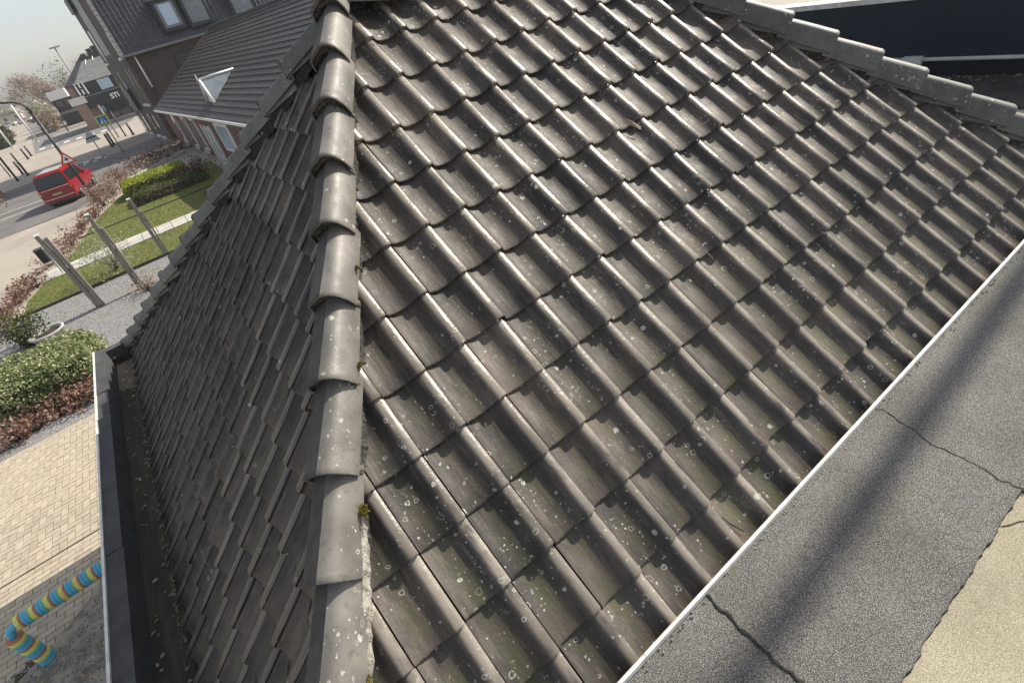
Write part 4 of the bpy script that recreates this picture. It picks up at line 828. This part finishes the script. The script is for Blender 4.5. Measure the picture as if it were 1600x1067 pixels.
# ================================================================== shop and far things
shop = thing('shop', (1, 104, G), 'black fronted shop with white lettering and grey roof behind the brick house', 'shop')
MB().box(-2.3, 9, 100.2, 112, G, 2.3).build('wall', M['briktan'], shop)
MB().box(-1.45, 9, 100.0, 100.19, .72, 2.25).build('upper_fascia', M['shop'], shop); MB().box(-1.1, 9, 99.75, 99.98, -.75, .62).build('lower_fascia', M['shop'], shop); MB().box(-1.5, 9, 99.6, 100.0, .63, .715).build('ledge', M['grey'], shop)
f = MB().box(1.55, 3.15, 99.93, 99.99, .9, 2.2).build('window', M['skyglass'], shop); MB().box(1.5, 3.2, 99.9, 99.928, 2.2, 2.27).build('frame', M['dark'], f)
MB().add([(-2.4, 99.8, 2.3), (9, 99.8, 2.3), (9, 106, 5.6), (1.8, 106, 5.6), (-2.4, 112, 2.3), (9, 112, 2.3)], [(0, 1, 2, 3), (3, 2, 5, 4), (0, 3, 4)]).build('roof', M['lead'], shop)
MB().add([(-2.45, 99.75, 2.34), (-1.2, 99.75, 2.34), (2.3, 105.95, 5.66), (1.8, 105.95, 5.66)], [(0, 1, 2, 3)]).build('roof_edge', M['dark'], shop)
for x, z in ((.6, 4.4), (1.6, 5.0), (2.6, 5.5), (3.3, 5.7)): MB().box(x, x + .65, 104.5, 105.3, z - 1.2, z + .5).build('chimney', M['dark'], shop)
MB().tube([(2.1, 103, 3.2), (3.2, 105, 5.6)], .07, 6).build('roof_rail', M['white'], shop); MB().tube([(1.0, 102, 3.2), (2.1, 105, 5.2)], .06, 6).build('roof_rail', M['white'], shop)
for x0_, z0_, z1_ in ((-1.28, 1.0, 2.5), (-.78, 1.0, 1.62), (-.78, 1.8, 2.45), (-.28, .9, 2.48)): MB().box(x0_, x0_ + .20, 99.88, 99.97, z0_, z1_).build('sign_bar', M['sign'], shop)
tc = bpy.data.curves.new('lettering', 'FONT'); tc.body = 'STI'; tc.size = .88; tc.extrude = .03; tc.offset = .02
to = bpy.data.objects.new('tmp', tc); COL.objects.link(to); bpy.context.view_layer.update()
tme2 = bpy.data.meshes.new_from_object(to.evaluated_get(bpy.context.evaluated_depsgraph_get())); bpy.data.objects.remove(to); tme2.materials.clear(); tme2.materials.append(M['sign'])
link('lettering', tme2, shop, Matrix.Translation((2.0, 99.70, -.42)) @ Matrix.Rotation(R(90), 4, 'X'))
MB().box(.4, 9, 100.0, 100.15, G, -.78).build('shopfront', M['dark'], shop)
for x in (.7, 2.1, 3.5): q = MB().box(x, x + 1.15, 99.95, 99.995, -2.9, -.95).build('window', M['glass'], shop); MB().box(x - .06, x + 1.2, 99.93, 99.949, -2.98, -2.9).build('frame', M['zinc'], q)
MB().box(-.2, .6, 99.6, 99.9, -1.6, -.9).build('awning', M['zinc'], shop); MB().box(-.2, 5, 98.6, 99.4, G, G + .5).build('step', M['greypave'], shop)
MB().box(-2.9, -.9, 99.3, 99.9, .0, .9).build('awning', M['offwhite'], shop); MB().box(-2.6, -1.2, 99.5, 100.0, G, -.05).build('brick_pier', M['briktan'], shop)
wb = thing('white_building', (-4.4, 134, G), 'flat white box of a building over dark shop windows beside the tree', 'building')
MB().box(-6.1, -3.2, 130, 140, 1.0, 2.42).build('white_block', M['white'], wb); MB().box(-6.0, 4, 130.6, 140, G, .98).build('wall', M['shop'], wb); MB().box(-5.9, -2.2, 130.4, 130.59, -1.4, -.9).build('sign_panel', M['zinc'], wb); MB().box(-6.2, 0, 129.6, 130.3, -.6, -.35).build('canopy', M['dark'], wb)
for x in (-5.6, -4.3, -3.0): MB().box(x, x + 1.0, 130.5, 130.59, -.2, .8).build('window', M['glass'], wb)
def bare_tree(name, p, h, spread, seed, label, twig, trunk, fol, nf, fsize, leafy=None, group='trees far down the street'):
    rg = random.Random(seed); t = thing(name, p, label, 'tree', group); tb = MB(); pts = []
    def grow(a, d, L, r, lv):
        b = a + d * L; tb.tube([a, a.lerp(b, .5) + Vector((rg.gauss(0, .03), rg.gauss(0, .03), 0)) * L, b], [r, r * .8, r * .62], 5, 0, False)
        if lv == 0:
            for _ in range(nf): pts.append((b + Vector((rg.gauss(0, 1), rg.gauss(0, 1), rg.gauss(0, 1))) * L * .5, d))
            return
        for _ in range(rg.randint(3, 4)):
            e = (d + Vector((rg.gauss(0, 1), rg.gauss(0, 1), rg.gauss(.15, .6))) * spread).normalized(); grow(b - d * L * rg.uniform(0, .35), e, L * rg.uniform(.58, .8), r * .55, lv - 1)
    grow(Vector(p), Vector((rg.gauss(0, .04), rg.gauss(0, .04), 1)).normalized(), h * .34, h * .022, 4)
    tb.build('trunk', trunk, t); leaves(MB(), pts, fsize, rg, 0, 5.0 if leafy is None else 1.4).build('crown', fol, t)
bare_tree('bare_tree', (-10.5, 185, G), 12.5, .62, 3, 'large brownish bare tree at the end of the street', None, M['palebark'], M['farwood'], 9, .16)
bare_tree('bare_tree', (-7.2, 170, G), 9.5, .6, 5, 'brownish bare tree just left of the white box building', None, M['palebark'], M['farwood'], 9, .15)
bare_tree('bare_tree', (-16.5, 210, G), 11, .7, 8, 'pale hazy bare tree at the left picture edge', None, M['twig2'], M['farpale'], 6, .16)
bare_tree('bare_tree', (4.6, 190, G), 15, .5, 12, 'thin bare tree against the sky above the shop roof', None, M['twig2'], M['farpale'], 2, .035)
bare_tree('bare_tree', (-13.0, 260, G), 13, .6, 17, 'reddish bare tree behind the large bare tree', None, M['palebark'], M['farwood'], 8, .2)
for i, (x, y, rx, hz, m_) in enumerate(((-3.6, 176, 3.2, 8.4, 'fargreen'), (-9.0, 150, 1.7, 4.2, 'blossom'), (-8.0, 128, 1.3, 3.0, 'paleleaf'), (-30, 300, 6, 7, 'fargreen'))):
    shrub('far_tree' if i in (0, 3) else 'far_shrub', (x, y, G), rx, hz, 1500, .28, M[m_], ['rounded evergreen tree behind the white box building', 'pale budding shrub left of the white box building', 'straw coloured verge shrub at the car park corner', 'dark evergreen tree at the far left horizon'][i], 200 + i, 'tree' if i in (0, 3) else 'shrub')
for i, (x, y, wx, h, m_) in enumerate(((-27, 280, 7, 4.5, 'pink'), (-21, 300, 5, 5.5, 'brickred'), (-38, 320, 9, 6.0, 'pink'), (-16.5, 330, 5, 5.0, 'orange'))):
    t = thing('far_house', (x, y, G), ['pale far house at the left end of the street', 'far red brick house behind the parked cars', 'wide pale far house at the left picture edge', 'far orange house behind the large bare tree'][i], 'house')
    MB().box(x - wx / 2, x + wx / 2, y, y + 8, G, G + h * .6).build('wall', M[m_], t); MB().prism([(x - wx / 2 - .3, y - .3, G + h * .6), (x + wx / 2 + .3, y - .3, G + h * .6), (x, y - .3, G + h)], (0, 8.6, 0)).build('roof', M['lead'], t)
    for k in (-.3, .2): MB().box(x + k * wx, x + k * wx + 1.0, y - .06, y - .01, G + .9, G + 2.1).build('window', M['glass'], t)
hedge('dark_hedge', -18.2, -14.6, 124, 131, 2.2, 1500, .35, M['evergreen'], 'dark clipped evergreen hedge at the left edge beyond the crossing', seed=31, cat='hedge')
hedge('dark_hedge', -19.5, -16.8, 150, 158, 2.4, 900, .4, M['evergreen'], 'smaller dark hedge at the left edge further down the street', seed=32, cat='hedge')
t = thing('orange_wall', (-10.4, 58, G), 'low orange brick garden wall at the left picture edge', 'wall'); MB().box(-13, -9.75, 56.2, 58.8, G, G + 1.1).build('wall', M['orange'], t); MB().box(-13, -9.7, 56.15, 58.85, G + 1.102, G + 1.2).build('coping', M['slab'], t)
shrub('brown_bush', (-9.6, 47.5, G), 1.0, 1.0, 600, .12, M['copper'], 'brown bush at the left picture edge beside the road', 300)
shrub('pink_shrub', (-16.4, 132, G), 1.6, 1.6, 500, .3, M['paleleaf'], 'pinkish shrub above the dark hedge at the left edge', 301)

# the thin spring haze over the street
hz = MB().box(-130, 130, -60, 460, G - 1.0, 18.0).build('haze', None or M['white'], kind='stuff', label='thin pale haze over the street', cat='haze')
hm = bpy.data.materials.new('haze'); hm.use_nodes = True; hm.node_tree.nodes.clear(); ho = hm.node_tree.nodes.new('ShaderNodeOutputMaterial'); hv = hm.node_tree.nodes.new('ShaderNodeVolumePrincipled')
hv.inputs['Density'].default_value = .00045; hv.inputs['Color'].default_value = (.93, .94, .95, 1); hm.node_tree.links.new(hv.outputs[0], ho.inputs['Volume']); hz.data.materials.clear(); hz.data.materials.append(hm)
